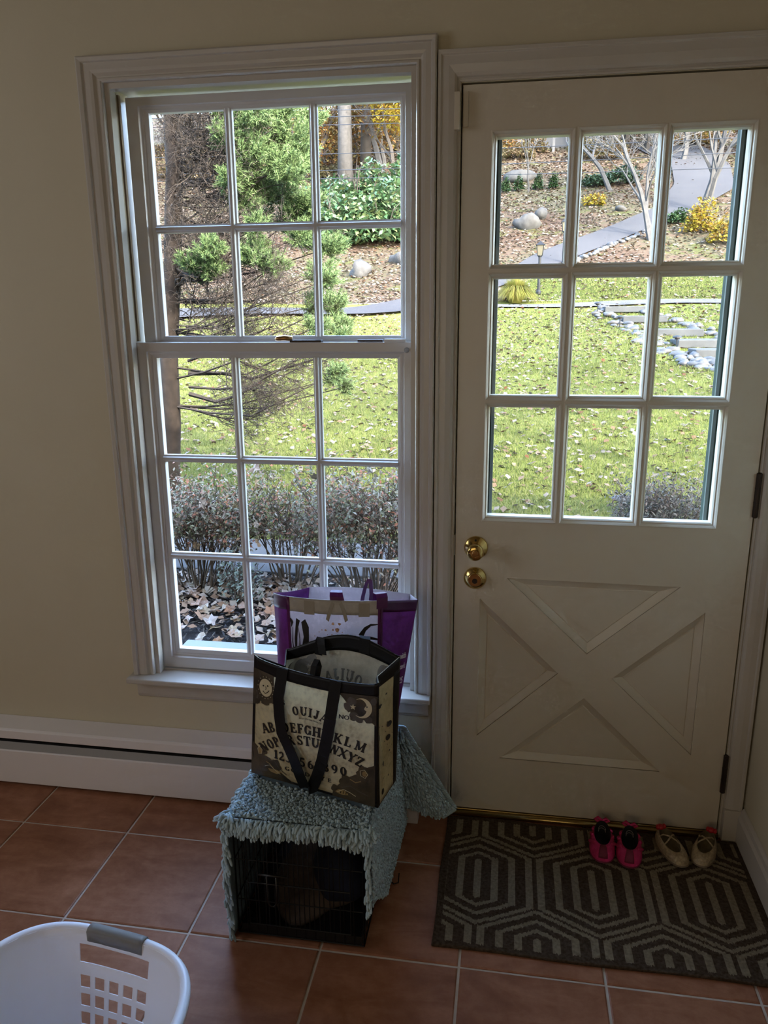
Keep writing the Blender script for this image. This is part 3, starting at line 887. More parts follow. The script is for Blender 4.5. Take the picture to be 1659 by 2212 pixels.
def cover(fn, nu_, nv_, L, r, outward, skip=None, drop=Vector((0, 0, -1))):
    for i in range(nu_):
        for j in range(nv_):
            u = (i + .5 + rnd.uniform(-.35, .35) + (.5 if j % 2 else 0)) / (nu_ + .5); v = (j + .5 + rnd.uniform(-.35, .35)) / nv_
            if skip and skip(u, v): continue
            p = fn(u, v); e = 1e-3
            n_ = (fn(min(u + e, 1), v) - fn(max(u - e, 0), v)).cross(fn(u, min(v + e, 1)) - fn(u, max(v - e, 0)))
            if n_.length < 1e-12: continue
            n_.normalize()
            if n_.dot(outward(u, v)) < 0: n_ = -n_
            jit = Vector((rnd.uniform(-.5, .5), rnd.uniform(-.5, .5), rnd.uniform(-.5, .5)))
            tuft(Vector(lm(p)), (n_ + jit * .45).normalized(), (drop + jit * .9).normalized(), L * rnd.uniform(.8, 1.2), r * rnd.uniform(.85, 1.1))
def out_drape(u, v):
    return Vector((-1, 0, 0)) if u < 1 / 3 else (Vector((0, 0, 1)) if u < 2 / 3 else Vector((1, 0, 0)))
def under_bags(u, v):
    if not (0.36 < u < 0.64): return False
    p = drape(u, v); return (-0.480 < p.x < -0.13 and -0.300 < p.y < -0.11) or (-0.49 < p.x < -0.12 and -0.553 - .277 * p.x < p.y + .0 and p.y < -0.11 and p.x < -0.12)
cover(lambda u, v: drape(u / 3, v), 40, 46, 0.020, 0.0034, lambda u, v: Vector((-1, 0, 0)))
cover(lambda u, v: drape(1 / 3 + u / 3, v), 46, 64, 0.0085, 0.0037, lambda u, v: Vector((0, 0, 1)), skip=lambda u, v: under_bags(1 / 3 + u / 3, v), drop=Vector((0, -.3, .1)))
cover(lambda u, v: drape(2 / 3 + u / 3, v), 44, 64, 0.0095, 0.0036, lambda u, v: Vector((1, 0, 0)))
cover(front_lap, 46, 5, 0.026, 0.0036, lambda u, v: Vector((0, -1, 0.2)))
cover(flap, 22, 30, 0.021, 0.0036, lambda u, v: Vector((0, -1, 0)), drop=Vector((0.55, -.1, -.9)))
# longer fringe on the hems
for k in range(60):
    v = k / 59
    tuft(Vector(lm(drape(0.005, v))), Vector((-.4, -.3, .2)).normalized(), Vector((0, 0, -1)), .022, .0034)
for k in range(56):
    z = 0.02 + (MZ - .02) * k / 55
    tuft(Vector(lm((MX0 - .010 + rnd.uniform(-.004, .004), MY0 - .002, z))), Vector((rnd.uniform(-.6, .6), -.8, 0)).normalized(), Vector((.35, -.2, -.9)), .030, .0036)
    if z > 0.13: tuft(Vector(lm((MX1 + .008 + rnd.uniform(-.004, .004), MY0 - .002, z))), Vector((rnd.uniform(-.5, .3), -.8, 0)).normalized(), Vector((.1, -.2, -.9)), .028, .0036)
for k in range(44):
    u = k / 43
    tuft(Vector(lm(front_lap(u, 1.0))), Vector((0, -.5, -.4)).normalized(), Vector((rnd.uniform(-.15, .15), -.1, -1)), .030 * rnd.uniform(.85, 1.15), .0037)
    tuft(Vector(lm(flap(u, 0.0))), Vector((.6, -.3, .5)).normalized(), Vector((.8, 0, -.6)), .026, .0036)
    tuft(Vector(lm(flap(1.0, u))), Vector((.6, -.3, .1)).normalized(), Vector((.6, 0, -.8)), .026, .0036)
for c_, k in (((MX0 - .004, MY0 - .002, MZ), 34), ((MX1 + .004, MY0 - .002, MZ), 34)):
    for _ in range(k):
        d = Vector((rnd.uniform(-1, 1), rnd.uniform(-1.2, .2), rnd.uniform(-.3, .8))).normalized()
        tuft(Vector(lm(c_)) + Vector((rnd.uniform(-.012, .012), rnd.uniform(-.004, .02), rnd.uniform(-.014, .004))), d, Vector((d.x, d.y, -.5)).normalized(), .027, .0037)
o = np_mesh('tufts', tv, tf, M['shag'], sm, smooth=True); o['kind'] = 'stuff'

# ------------------------------------------------------------------ stroke lettering (slab serif capitals and figures)
def seg(x0, y0, x1, y1, t):
    d = math.hypot(x1 - x0, y1 - y0); nx, ny = -(y1 - y0) / d * t / 2, (x1 - x0) / d * t / 2
    k = max(1, int(d / 0.25)); out = []
    for i in range(k):
        a, b_ = i / k, (i + 1) / k
        xa, ya, xb, yb = x0 + (x1 - x0) * a, y0 + (y1 - y0) * a, x0 + (x1 - x0) * b_, y0 + (y1 - y0) * b_
        out.append([(xa + nx, ya + ny), (xa - nx, ya - ny), (xb - nx, yb - ny), (xb + nx, yb + ny)])
    return out
def arc(cx_, cy_, rx, ry, a0, a1, ts, tt):
    k = max(4, int(abs(a1 - a0) / 15)); out = []
    for i in range(k):
        q_ = []
        a, b_ = math.radians(a0 + (a1 - a0) * i / k), math.radians(a0 + (a1 - a0) * (i + 1) / k)
        for t, f in ((a, 0), (a, 1), (b_, 1), (b_, 0)):
            q_.append((cx_ + (rx - ts * f) * math.cos(t), cy_ + (ry - tt * f) * math.sin(t)))
        out.append(q_)
    return out
TK, TN = 0.245, 0.125
def sf(x, y, w=0.30): return seg(x - w / 2, y, x + w / 2, y, TN)
G = {
 'A': (0.84, lambda: seg(.10, .04, .40, 1, TN) + seg(.40, 1, .72, .04, TK) + seg(.22, .34, .60, .34, TN) + sf(.10, .04) + sf(.72, .04)),
 'B': (0.72, lambda: seg(.16, 0, .16, 1, TK) + arc(.34, .75, .28, .25, -90, 90, TK * .9, TN) + arc(.36, .26, .32, .26, -90, 90, TK * .9, TN) + seg(.02, .045, .36, .045, TN) + seg(.02, .955, .36, .955, TN) + seg(.16, .51, .36, .51, TN)),
 'C': (0.74, lambda: arc(.40, .5, .36, .5, 40, 320, TK, TN) + seg(.68, .66, .68, .98, TN)),
 'D': (0.80, lambda: seg(.16, 0, .16, 1, TK) + arc(.34, .5, .42, .5, -90, 90, TK, TN) + seg(.02, .045, .36, .045, TN) + seg(.02, .955, .36, .955, TN)),
 'E': (0.70, lambda: seg(.18, 0, .18, 1, TK) + seg(.02, .045, .64, .045, TN) + seg(.02, .955, .62, .955, TN) + seg(.18, .52, .46, .52, TN) + seg(.62, 0, .62, .26, TN) + seg(.60, .74, .60, 1, TN) + seg(.46, .40, .46, .64, TN)),
 'F': (0.66, lambda: seg(.18, 0, .18, 1, TK) + sf(.18, .045, .36) + seg(.02, .955, .62, .955, TN) + seg(.18, .52, .46, .52, TN) + seg(.60, .72, .60, 1, TN) + seg(.46, .40, .46, .64, TN)),
 'G': (0.80, lambda: arc(.40, .5, .36, .5, 40, 330, TK, TN) + seg(.68, .66, .68, .98, TN) + seg(.66, .04, .66, .44, TK * .9) + seg(.50, .44, .80, .44, TN)),
 'H': (0.88, lambda: seg(.18, 0, .18, 1, TK) + seg(.70, 0, .70, 1, TK) + seg(.18, .5, .70, .5, TN) + sf(.18, .045, .36) + sf(.18, .955, .36) + sf(.70, .045, .36) + sf(.70, .955, .36)),
 'I': (0.40, lambda: seg(.20, 0, .20, 1, TK) + sf(.20, .045, .38) + sf(.20, .955, .38)),
 'J': (0.58, lambda: seg(.38, .26, .38, 1, TK) + sf(.38, .955, .38) + arc(.24, .26, .235, .28, 180, 360, TK, TN) + arc(.12, .26, .09, .09, 0, 360, .085, .085)),
 'K': (0.84, lambda: seg(.18, 0, .18, 1, TK) + sf(.18, .045, .36) + sf(.18, .955, .36) + seg(.24, .42, .66, .95, TN) + seg(.36, .54, .70, .04, TK) + sf(.70, .045, .32) + sf(.66, .955, .28)),
 'L': (0.68, lambda: seg(.18, 0, .18, 1, TK) + sf(.18, .955, .36) + seg(.02, .045, .62, .045, TN) + seg(.61, 0, .61, .30, TN)),
 'M': (1.02, lambda: seg(.16, 0, .16, 1, TN) + seg(.84, 0, .84, 1, TK) + seg(.16, .97, .50, .10, TK) + seg(.50, .10, .84, .97, TN) + sf(.14, .045, .28) + sf(.84, .045, .34) + sf(.12, .955, .24) + sf(.88, .955, .26)),
 'N': (0.88, lambda: seg(.16, 0, .16, 1, TN) + seg(.72, 0, .72, 1, TN) + seg(.16, .97, .72, .05, TK) + sf(.16, .045, .30) + sf(.12, .955, .24) + sf(.72, .955, .30)),
 'O': (0.80, lambda: arc(.40, .5, .38, .5, 0, 360, TK, TN)),
 'P': (0.70, lambda: seg(.16, 0, .16, 1, TK) + arc(.34, .72, .32, .28, -90, 90, TK * .9, TN) + sf(.18, .045, .36) + seg(.02, .955, .36, .955, TN) + seg(.16, .48, .36, .48, TN)),
 'Q': (0.80, lambda: arc(.40, .5, .38, .5, 0, 360, TK, TN) + seg(.42, .22, .74, -.10, TN * 1.4)),
 'R': (0.82, lambda: seg(.16, 0, .16, 1, TK) + arc(.34, .74, .30, .26, -90, 90, TK * .9, TN) + sf(.18, .045, .36) + seg(.02, .955, .36, .955, TN) + seg(.38, .50, .68, .04, TK) + sf(.70, .045, .24) + seg(.16, .5, .38, .5, TN)),
 'S': (0.66, lambda: arc(.33, .74, .27, .26, 30, 250, TK * .8, TN) + arc(.33, .26, .29, .27, -150, 85, TK * .8, TN) + seg(.16, .62, .48, .42, TK * .8) + seg(.57, .72, .57, .98, TN) + seg(.08, .02, .08, .30, TN)),
 'T': (0.76, lambda: seg(.38, 0, .38, 1, TK) + sf(.38, .045, .38) + seg(.04, .955, .72, .955, TN) + seg(.06, .70, .06, 1, TN) + seg(.70, .70, .70, 1, TN)),
 'U': (0.86, lambda: seg(.18, .32, .18, 1, TK) + seg(.68, .32, .68, 1, TN) + arc(.42, .34, .335, .34, 180, 360, TK, TN) + sf(.18, .955, .36) + sf(.70, .955, .30)),
 'V': (0.84, lambda: seg(.12, .96, .42, .0, TK) + seg(.42, .0, .72, .96, TN) + sf(.12, .955) + sf(.72, .955)),
 'W': (1.16, lambda: seg(.12, .96, .36, .0, TK) + seg(.36, .0, .58, .96, TN) + seg(.58, .96, .80, .0, TK) + seg(.80, .0, 1.04, .96, TN) + sf(.12, .955) + sf(1.04, .955) + sf(.58, .955, .24)),
 'X': (0.84, lambda: seg(.12, .96, .70, .04, TK) + seg(.14, .04, .68, .96, TN) + sf(.12, .955) + sf(.70, .955) + sf(.12, .045) + sf(.72, .045)),
 'Y': (0.82, lambda: seg(.12, .96, .40, .46, TK) + seg(.40, .46, .70, .96, TN) + seg(.40, 0, .40, .48, TK) + sf(.12, .955) + sf(.70, .955) + sf(.40, .045, .36)),
 'Z': (0.70, lambda: seg(.06, .955, .62, .955, TN) + seg(.06, .045, .64, .045, TN) + seg(.56, .94, .12, .06, TK) + seg(.08, .70, .08, 1, TN) + seg(.62, 0, .62, .30, TN)),
 '0': (0.70, lambda: arc(.35, .5, .33, .5, 0, 360, TK, TN)),
 '1': (0.46, lambda: seg(.24, 0, .24, 1, TK) + sf(.24, .045, .40) + seg(.06, .80, .24, .96, TN)),
 '2': (0.64, lambda: arc(.31, .70, .28, .30, -20, 170, TK * .8, TN) + seg(.54, .62, .10, .07, TN * 1.4) + seg(.06, .06, .60, .06, TN * 1.5) + seg(.58, 0, .58, .22, TN)),
 '3': (0.62, lambda: arc(.28, .74, .27, .26, -80, 150, TK * .8, TN) + arc(.28, .27, .30, .28, -150, 85, TK * .8, TN)),
 '4': (0.66, lambda: seg(.44, 0, .44, 1, TK) + seg(.44, .96, .05, .32, TN) + seg(.03, .30, .62, .30, TN) + sf(.44, .045, .34)),
 '5': (0.62, lambda: seg(.12, .52, .12, 1, TN) + seg(.10, .94, .54, .94, TN * 1.6) + arc(.28, .32, .30, .32, -150, 110, TK * .8, TN)),
 '6': (0.66, lambda: arc(.33, .32, .31, .32, 0, 360, TK * .9, TN) + arc(.48, .38, .46, .62, 95, 185, TK * .8, TN)),
 '7': (0.62, lambda: seg(.06, .94, .58, .94, TN * 1.6) + seg(.56, .94, .24, 0, TK * .9) + seg(.07, .70, .07, .98, TN)),
 '8': (0.64, lambda: arc(.32, .75, .25, .25, 0, 360, TK * .8, TN) + arc(.32, .27, .29, .28, 0, 360, TK * .9, TN)),
 '9': (0.66, lambda: arc(.33, .68, .31, .32, 0, 360, TK * .9, TN) + arc(.18, .62, .46, .62, -85, 5, TK * .8, TN)),
}
def place(ch, cx_, cy_, h, rot, asp=1.0, plain=False):
    """quads of a character centred at (cx_, cy_) with cap height h"""
    w, fn = G[ch]
    c, s = math.cos(rot), math.sin(rot)
    return [[(cx_ + ((x - w / 2) * asp * c - (y - .5) * s) * h, cy_ + ((x - w / 2) * asp * s + (y - .5) * c) * h) for x, y in q_] for q_ in fn()]
def disc(cx_, cy_, rx, ry, n=28, a0=0):
    out = []
    for i in range(n):
        a, b_ = 2 * PI * i / n + a0, 2 * PI * (i + 1) / n + a0
        p = lambda t, k: (cx_ + rx * k * math.cos(t), cy_ + ry * k * math.sin(t))
        out += [[(cx_, cy_), p(a, .5), p(b_, .5)], [p(a, .5), p(a, 1), p(b_, 1), p(b_, .5)]]
    return out
def blob(cx_, cy_, rx, ry, seed=0, amp=.12, n=30):
    r2 = random.Random(seed); ph = [r2.uniform(0, 6.3) for _ in range(3)]
    rad = lambda t: 1 + amp * math.sin(3 * t + ph[0]) + amp * .7 * math.sin(5 * t + ph[1]) + amp * .4 * math.sin(8 * t + ph[2])
    out = []
    for i in range(n):
        a, b_ = 2 * PI * i / n, 2 * PI * (i + 1) / n
        p = lambda t, k: (cx_ + rx * k * rad(t) * math.cos(t), cy_ + ry * k * rad(t) * math.sin(t))
        for k0, k1 in ((0.001, .35), (.35, .7), (.7, 1)):
            out.append([p(a, k0), p(a, k1), p(b_, k1), p(b_, k0)])
    return out
def star(cx_, cy_, r, asp=1.0, n=5, k=.42, rot=PI / 2):
    pts = [(cx_ + (r if i % 2 == 0 else r * k) * math.cos(rot + PI * i / n) * asp, cy_ + (r if i % 2 == 0 else r * k) * math.sin(rot + PI * i / n)) for i in range(2 * n)]
    return [[(cx_, cy_), pts[i], pts[(i + 1) % (2 * n)]] for i in range(2 * n)]
def ribbon2(pts, w):
    """stroke along 2d points with widths w (list or number)"""
    out = []; n = len(pts); ws = w if isinstance(w, (list, tuple)) else [w] * n
    Ls, Rs = [], []
    for i in range(n):
        a, b_ = pts[max(0, i - 1)], pts[min(n - 1, i + 1)]
        d = math.hypot(b_[0] - a[0], b_[1] - a[1]) or 1; nx, ny = -(b_[1] - a[1]) / d, (b_[0] - a[0]) / d
        Ls.append((pts[i][0] + nx * ws[i] / 2, pts[i][1] + ny * ws[i] / 2)); Rs.append((pts[i][0] - nx * ws[i] / 2, pts[i][1] - ny * ws[i] / 2))
    return [[Ls[i], Rs[i], Rs[i + 1], Ls[i + 1]] for i in range(n - 1)]
def poly_fan(pts):
    cx_ = sum(p[0] for p in pts) / len(pts); cy_ = sum(p[1] for p in pts) / len(pts)
    out = []
    for i in range(len(pts)):
        a, b_ = pts[i], pts[(i + 1) % len(pts)]
        ks = (0, .25, .5, .75, 1)
        for k0, k1 in zip(ks[:-1], ks[1:]):
            f = lambda p, k: (cx_ + (p[0] - cx_) * k, cy_ + (p[1] - cy_) * k)
            out.append([f(a, k0), f(a, k1), f(b_, k1), f(b_, k0)] if k0 else [(cx_, cy_), f(a, k1), f(b_, k1)])
    return out
def print_on(name, polys, surf, lift, mat, parent, clip=True):
    """lay flat shapes (uv) on a cloth surface surf(u, v), lifted off it by lift"""
    m_ = MB(); e = 1e-3
    for pg in polys:
        vs = []
        for u, v in pg:
            if clip: u, v = min(1, max(0, u)), min(1, max(0, v))
            u0, v0 = min(max(u, .0015), .9985), min(max(v, .0015), .9985)
            n_ = (Vector(surf(u0 + e, v0)) - Vector(surf(u0 - e, v0))).cross(Vector(surf(u0, v0 + e)) - Vector(surf(u0, v0 - e))).normalized()
            vs.append(Vector(surf(u, v)) + n_ * lift)
        m_.add(vs, [tuple(range(len(vs)))])
    me = bpy.data.meshes.new(name); me.from_pydata(m_.v, [], m_.f); me.update()
    o = link(name, me, mat, parent); o['kind'] = 'stuff'
    return o
def strap(name, pts, w, side, mat, parent, t=0.0016):
    """flat band through 3d points; side = direction across the band (one or per point)"""
    m_ = MB(); n = len(pts)
    sd = side if isinstance(side, list) else [side] * n
    for p, s in zip(pts, sd):
        s = Vector(s).normalized() * (w / 2); p = Vector(p)
        m_.v += [tuple(p - s), tuple(p + s)]
    m_.f = [(2 * i, 2 * i + 1, 2 * i + 3, 2 * i + 2) for i in range(n - 1)]
    return m_.build(name, mat, parent, smooth=False, solid=t)

# ------------------------------------------------------------------ parchment printed tote bag
def parchment(name, base, dark, alpha=0.12):
    m, nt, b = new_mat(name); L = nt.links.new
    tc = N(nt, 'ShaderNodeTexCoord')
    n1 = N(nt, 'ShaderNodeTexNoise', i_Scale=14.0, i_Detail=8.0, i_Roughness=0.7); n2 = N(nt, 'ShaderNodeTexNoise', i_Scale=110.0, i_Detail=3.0)
    L(tc.outputs['Object'], n1.inputs[0]); L(tc.outputs['Object'], n2.inputs[0])
    mx = N(nt, 'ShaderNodeMath', operation='MULTIPLY_ADD', i_1=0.3); L(n2.outputs[0], mx.inputs[0])
    sc = N(nt, 'ShaderNodeMath', operation='MULTIPLY', i_1=0.7); L(n1.outputs[0], sc.inputs[0]); L(sc.outputs[0], mx.inputs[2])
    rp = ramp(nt, [(0.32, dark), (0.50, base), (0.68, [min(1, c * 1.22) for c in base])]); L(mx.outputs[0], rp.inputs[0])
    L(rp.outputs[0], b.inputs['Base Color']); b.inputs['Roughness'].default_value = 0.42
    tr = N(nt, 'ShaderNodeBsdfTranslucent'); ms = N(nt, 'ShaderNodeMixShader', i_0=alpha); L(rp.outputs[0], tr.inputs[0])
    L(b.outputs[0], ms.inputs[1]); L(tr.outputs[0], ms.inputs[2]); L(ms.outputs[0], nt.nodes['Material Output'].inputs[0])
    return m
M['parch'] = parchment('parchment_print', (0.78, 0.68, 0.44), (0.46, 0.35, 0.19), 0.45)
M['parch_side'] = parchment('parchment_side', (0.56, 0.44, 0.23), (0.38, 0.28, 0.13), 0.2)
M['inside'] = parchment('bag_inside', (0.85, 0.85, 0.80), (0.70, 0.70, 0.66), 0.65)
M['trimblack'] = paint('bag_black_trim', (0.006, 0.006, 0.007), 0.42, 0.2, 20.0, spec=0.3)
M['ink'] = paint('black_ink', (0.014, 0.012, 0.011), 0.45, 0.2, 30.0)
M['ink_soft'] = paint('soft_dark_ink', (0.075, 0.058, 0.034), 0.45, 0.3, 16.0, dark=(0.010, 0.009, 0.008))
M['ink_grey'] = paint('grey_cloud_ink', (0.085, 0.075, 0.062), 0.45, 0.5, 18.0)
M['ink_pale'] = paint('pale_print', (0.62, 0.56, 0.38), 0.45, 0.1, 40.0)
M['ink_ghost'] = paint('ghost_print', (0.19, 0.19, 0.18), 0.6, 0.3, 30.0)
M['ink_ghost_pale'] = paint('ghost_print_pale', (0.50, 0.50, 0.45), 0.6, 0.1, 30.0)

bag = prop(empty('tote_bag', (-0.30, -0.41, 0.36)), 'black trimmed tote bag printed with arched letters, numbers, sun and moon on parchment', 'tote bag')
O1 = Vector((-0.30, -0.41, 0.36))
FLb, FRb = Vector((-.490, -.416, .3615)) - O1, Vector((-.142, -.513, .3615)) - O1
FLt, FRt = Vector((-.4636, -.42, .695)) - O1, Vector((-.137, -.51, .689)) - O1
BLb, BRb = Vector((-.462, -.300, .3615)) - O1, Vector((-.116, -.396, .3615)) - O1
BLt, BRt = Vector((-.425, -.278, .648)) - O1, Vector((-.109, -.355, .684)) - O1
FN = (FRb - FLb).cross(FLt - FLb).normalized()
def bag_front(u, v):
    uu, vv = min(1, max(0, u)), min(1, max(0, v))
    p = (FLb * (1 - u) + FRb * u) * (1 - v) + (FLt * (1 - u) + FRt * u) * v
    p = p + FN * (.016 * math.sin(PI * uu) * math.sin(PI * vv)) - Vector((0, 0, .020 * math.sin(PI * uu) ** .5 * vv ** 3))
    return p - Vector((0, 0, .000)) + Vector((0, 0, -.0 * (1 - vv)))
def bag_back(u, v):     # u from the right edge to the left
    p = (BRb * (1 - u) + BLb * u) * (1 - v) + (BRt * (1 - u) + BLt * u) * v
    uu = min(1, max(0, u))
    return p + Vector((0, .012 * math.sin(PI * uu) * v, .046 * math.sin(PI * uu ** .9) ** 1.3 * v ** 2))
def bag_right(u, v):    # from the front edge to the back edge, creased inwards
    p = (FRb * (1 - u) + BRb * u) * (1 - v) + (FRt * (1 - u) + BRt * u) * v
    k = 1 - abs(2 * min(1, max(0, u)) - 1)
    return p + Vector((-.030, -.004, 0)) * (k * min(1, v * 1.4)) + Vector((0, 0, -.020)) * (k * v ** 4)
def bag_left(u, v):
    p = (BLb * (1 - u) + FLb * u) * (1 - v) + (BLt * (1 - u) + FLt * u) * v
    k = 1 - abs(2 * min(1, max(0, u)) - 1)
    return p + Vector((.034, .006, 0)) * (k * min(1, v * 1.4)) + Vector((0, 0, -.040)) * (k * v ** 4)
def panel(name, fn, mat, inner=None, nu_=26, nv_=22, parent=bag, th=0.0016):
    m_ = MB(); m_.grid(fn, nu_, nv_)
    o = link(name, (lambda me: (me.from_pydata(m_.v, [], m_.f), me.update(), me)[2])(bpy.data.meshes.new(name)), mat, parent, True)
    if inner: o.data.materials.append(inner)
    md = o.modifiers.new('thick', 'SOLIDIFY'); md.thickness = th; md.offset = -1
    if inner: md.material_offset = 1; md.material_offset_rim = 0
    return o
pf_ = panel('front_panel', bag_front, M['parch'], M['inside'])
pb_ = panel('back_panel', bag_back, M['parch'], M['inside'])
pr_ = panel('side_gusset', bag_right, M['parch_side'], M['inside'])
pl_ = panel('side_gusset', bag_left, M['parch_side'], M['inside'])
m_ = MB(); m_.add([FLb, FRb, BRb, BLb], [(0, 1, 2, 3)]); m_.build('bottom', M['trimblack'], bag, solid=0.002)
# black binding: top band, corner edges, bottom edge
def band(name, fn, u0, u1, v0, v1, lift=0.0009, inner=True, par=bag):
    m_ = MB(); e = 1e-3
    def P(s, t):
        u, v = u0 + (u1 - u0) * s, v0 + (v1 - v0) * t
        a, b_ = min(max(u, .002), .998), min(max(v, .002), .998)
        n_ = (Vector(fn(a + e, b_)) - Vector(fn(a - e, b_))).cross(Vector(fn(a, b_ + e)) - Vector(fn(a, b_ - e))).normalized()
        return Vector(fn(u, v)) + n_ * lift
    m_.grid(P, 26 if abs(u1 - u0) > .3 else 3, 16 if abs(v1 - v0) > .3 else 4)
    o = link(name, (lambda me: (me.from_pydata(m_.v, [], m_.f), me.update(), me)[2])(bpy.data.meshes.new(name)), M['trimblack'], par, True)
    md = o.modifiers.new('thick', 'SOLIDIFY'); md.thickness = 0.0016 + 2 * lift if inner else 0.0008; md.offset = -1
    return o
band('top_band', bag_front, 0, 1, .895, 1.0); band('top_band', bag_back, 0, 1, .895, 1.0)
band('top_band', bag_right, 0, 1, .885, 1.0); band('top_band', bag_left, 0, 1, .885, 1.0)
for u0, u1 in ((0, .022), (.972, 1.0)): band('corner_binding', bag_front, u0, u1, 0, .9, inner=False)
for u0, u1 in ((0, .10), (.86, 1.0)): band('corner_binding', bag_right, u0, u1, 0, .9, inner=False)
band('bottom_binding', bag_front, 0, 1, 0, .018, inner=False)

asp = 0.336 / 0.361        # cap height is in v units; width scale to u
art = []
lay1 = []
lay1 += poly_fan([(0, .60), (.06, .66), (.10, .645), (.15, .67), (.19, .66), (.175, .90), (0, .90)])
lay1 += blob(.03, .64, .035, .03, 1) + blob(.11, .66, .05, .03, 2)
lay1 += poly_fan([(.70, .90), (.74, .86), (.79, .80), (.80, .73), (.86, .69), (.93, .72), (.985, .66), (.985, .90)])
lay1 += blob(.79, .79, .03, .035, 3) + blob(.83, .725, .035, .04, 4) + blob(.93, .73, .04, .05, 5) + blob(.965, .87, .03, .03, 6) + blob(.78, .86, .03, .025, 8)
lay1 += poly_fan([(0, .29), (.05, .25), (.08, .22), (.11, .19), (.16, .18), (.20, .145), (.235, .09), (.25, .05), (.37, .0), (0, 0)])
lay1 += blob(.10, .23, .035, .04, 9) + blob(.21, .13, .045, .05, 10)
lay1 += poly_fan([(.98, .345), (.93, .32), (.87, .26), (.80, .21), (.75, .17), (.70, .10), (.665, .04), (.66, 0), (.98, 0)])
lay1 += blob(.90, .27, .05, .05, 11) + blob(.77, .16, .05, .05, 12) + blob(.70, .07, .05, .035, 13)
print_on('corner_clouds', lay1, bag_front, 0.0012, M['ink_soft'], pf_)
lay2 = blob(.805, .845, .035, .035, 21, .05) + blob(.775, .80, .028, .035, 22, .05) + blob(.825, .725, .032, .036, 23, .05) + blob(.865, .70, .028, .025, 24, .05) + blob(.93, .71, .028, .03, 25, .05) + blob(.965, .86, .022, .03, 26, .05)
lay2 += ribbon2([(.045, .90), (.06, .87), (.05, .84)], .010) + ribbon2([(.03, .73), (.045, .69), (.035, .66)], .012) + ribbon2([(.16, .16), (.20, .17), (.25, .10), (.30, .07)], .006) + ribbon2([(.74, .10), (.80, .13), (.86, .10), (.93, .08)], .006)
print_on('cloud_shading', lay2, bag_front, 0.0015, M['ink_grey'], pf_)
lay3 = disc(.112, .778, .056, .075) + star(.816, .800, .026, asp)
mo = []
for i in range(24):
    a, b_ = math.radians(-128 + 256 * i / 24), math.radians(-128 + 256 * (i + 1) / 24)
    o_ = lambda t: (.882 + .073 * math.cos(t), .800 + .082 * math.sin(t))
    i_ = lambda t: (.866 + .052 * math.cos(t), .800 + .072 * math.sin(t)) if abs(math.degrees(t)) < 127.9 else o_(t)
    mo.append([o_(a), i_(a), i_(b_), o_(b_)])
lay3 += mo + poly_fan([(.915, .825), (.903, .81), (.897, .795), (.905, .785), (.92, .775)])
for k in range(16):
    t = 2 * PI * k / 16; lay3 += star(.112 + .068 * math.cos(t), .778 + .092 * math.sin(t), .006, asp, 4)
lay3 += ribbon2([(.055, .235), (.075, .255), (.095, .235), (.09, .20), (.065, .19), (.055, .235)], .004) + ribbon2([(.875, .28), (.905, .295), (.93, .26), (.91, .225), (.88, .24), (.875, .28)], .004)
lay3 += ribbon2([(.70, .05), (.75, .085), (.80, .07), (.84, .05)], .005) + ribbon2([(.12, .10), (.16, .12), (.20, .09), (.25, .06)], .004)
print_on('sun_and_moon', lay3, bag_front, 0.0019, M['ink_pale'], pf_)
lay3b = disc(.092, .79, .007, .007, 10) + disc(.130, .80, .007, .007, 10) + ribbon2([(.09, .745), (.11, .728), (.132, .745), (.145, .765)], .006) + ribbon2([(.112, .79), (.118, .768), (.108, .764)], .005) + disc(.918, .815, .006, .006, 10)
lay3b += ribbon2([(.725, .045), (.730, .065)], .005) + ribbon2([(.745, .045), (.750, .070)], .005) + ribbon2([(.765, .045), (.770, .068)], .005)
gd = disc(.075, .222, .018, .026, 16) + disc(.905, .26, .016, .022, 16) + blob(.735, .055, .045, .022, 61, .08) + blob(.20, .075, .05, .018, 62, .1) + ribbon2([(.80, .19), (.84, .17), (.88, .19)], .008) + ribbon2([(.13, .14), (.16, .13), (.19, .10)], .008)
print_on('gold_details', gd, bag_front, 0.0016, paint('gold_brown_print', (0.30, 0.21, 0.085), 0.5, 0.3, 40), pf_)
print_on('face_lines', lay3b, bag_front, 0.0023, M['ink'], pf_)
T_ = []
def put(s, pts, h):
    for ch, (u, v, rot) in zip(s, pts): T_.extend(place(ch, u, v, h, rot, asp))
def arch(us_, f): return [(u, f(u), math.atan2((f(u + .01) - f(u - .01)) * .336, .02 * .361)) for u in us_]
f1 = lambda u: .533 - .60 * (u - .53) ** 2 if u < .53 else .533 - .42 * (u - .53) ** 2
put('ABCDEFGHIJKLM', arch((.118, .177, .237, .300, .364, .423, .482, .552, .605, .650, .716, .788, .876), f1), .080)
f2 = lambda u: .437 - 1.02 * (u - .52) ** 2 if u < .52 else .437 - .66 * (u - .52) ** 2
put('NOPQRSTUVWXYZ', arch((.108, .166, .220, .276, .345, .420, .480, .545, .610, .682, .752, .815, .872), f2), .080)
put('1234567890', [(u, .233 + .012 * (u > .6), 0) for u in (.215, .262, .318, .378, .438, .502, .562, .622, .686, .752)], .078)
put('OUIJA', arch((.376, .443, .497, .545, .606), lambda u: .682 - 1.3 * (u - .49) ** 2), .074)
print_on('lettering', T_, bag_front, 0.0013, M['ink'], pf_)
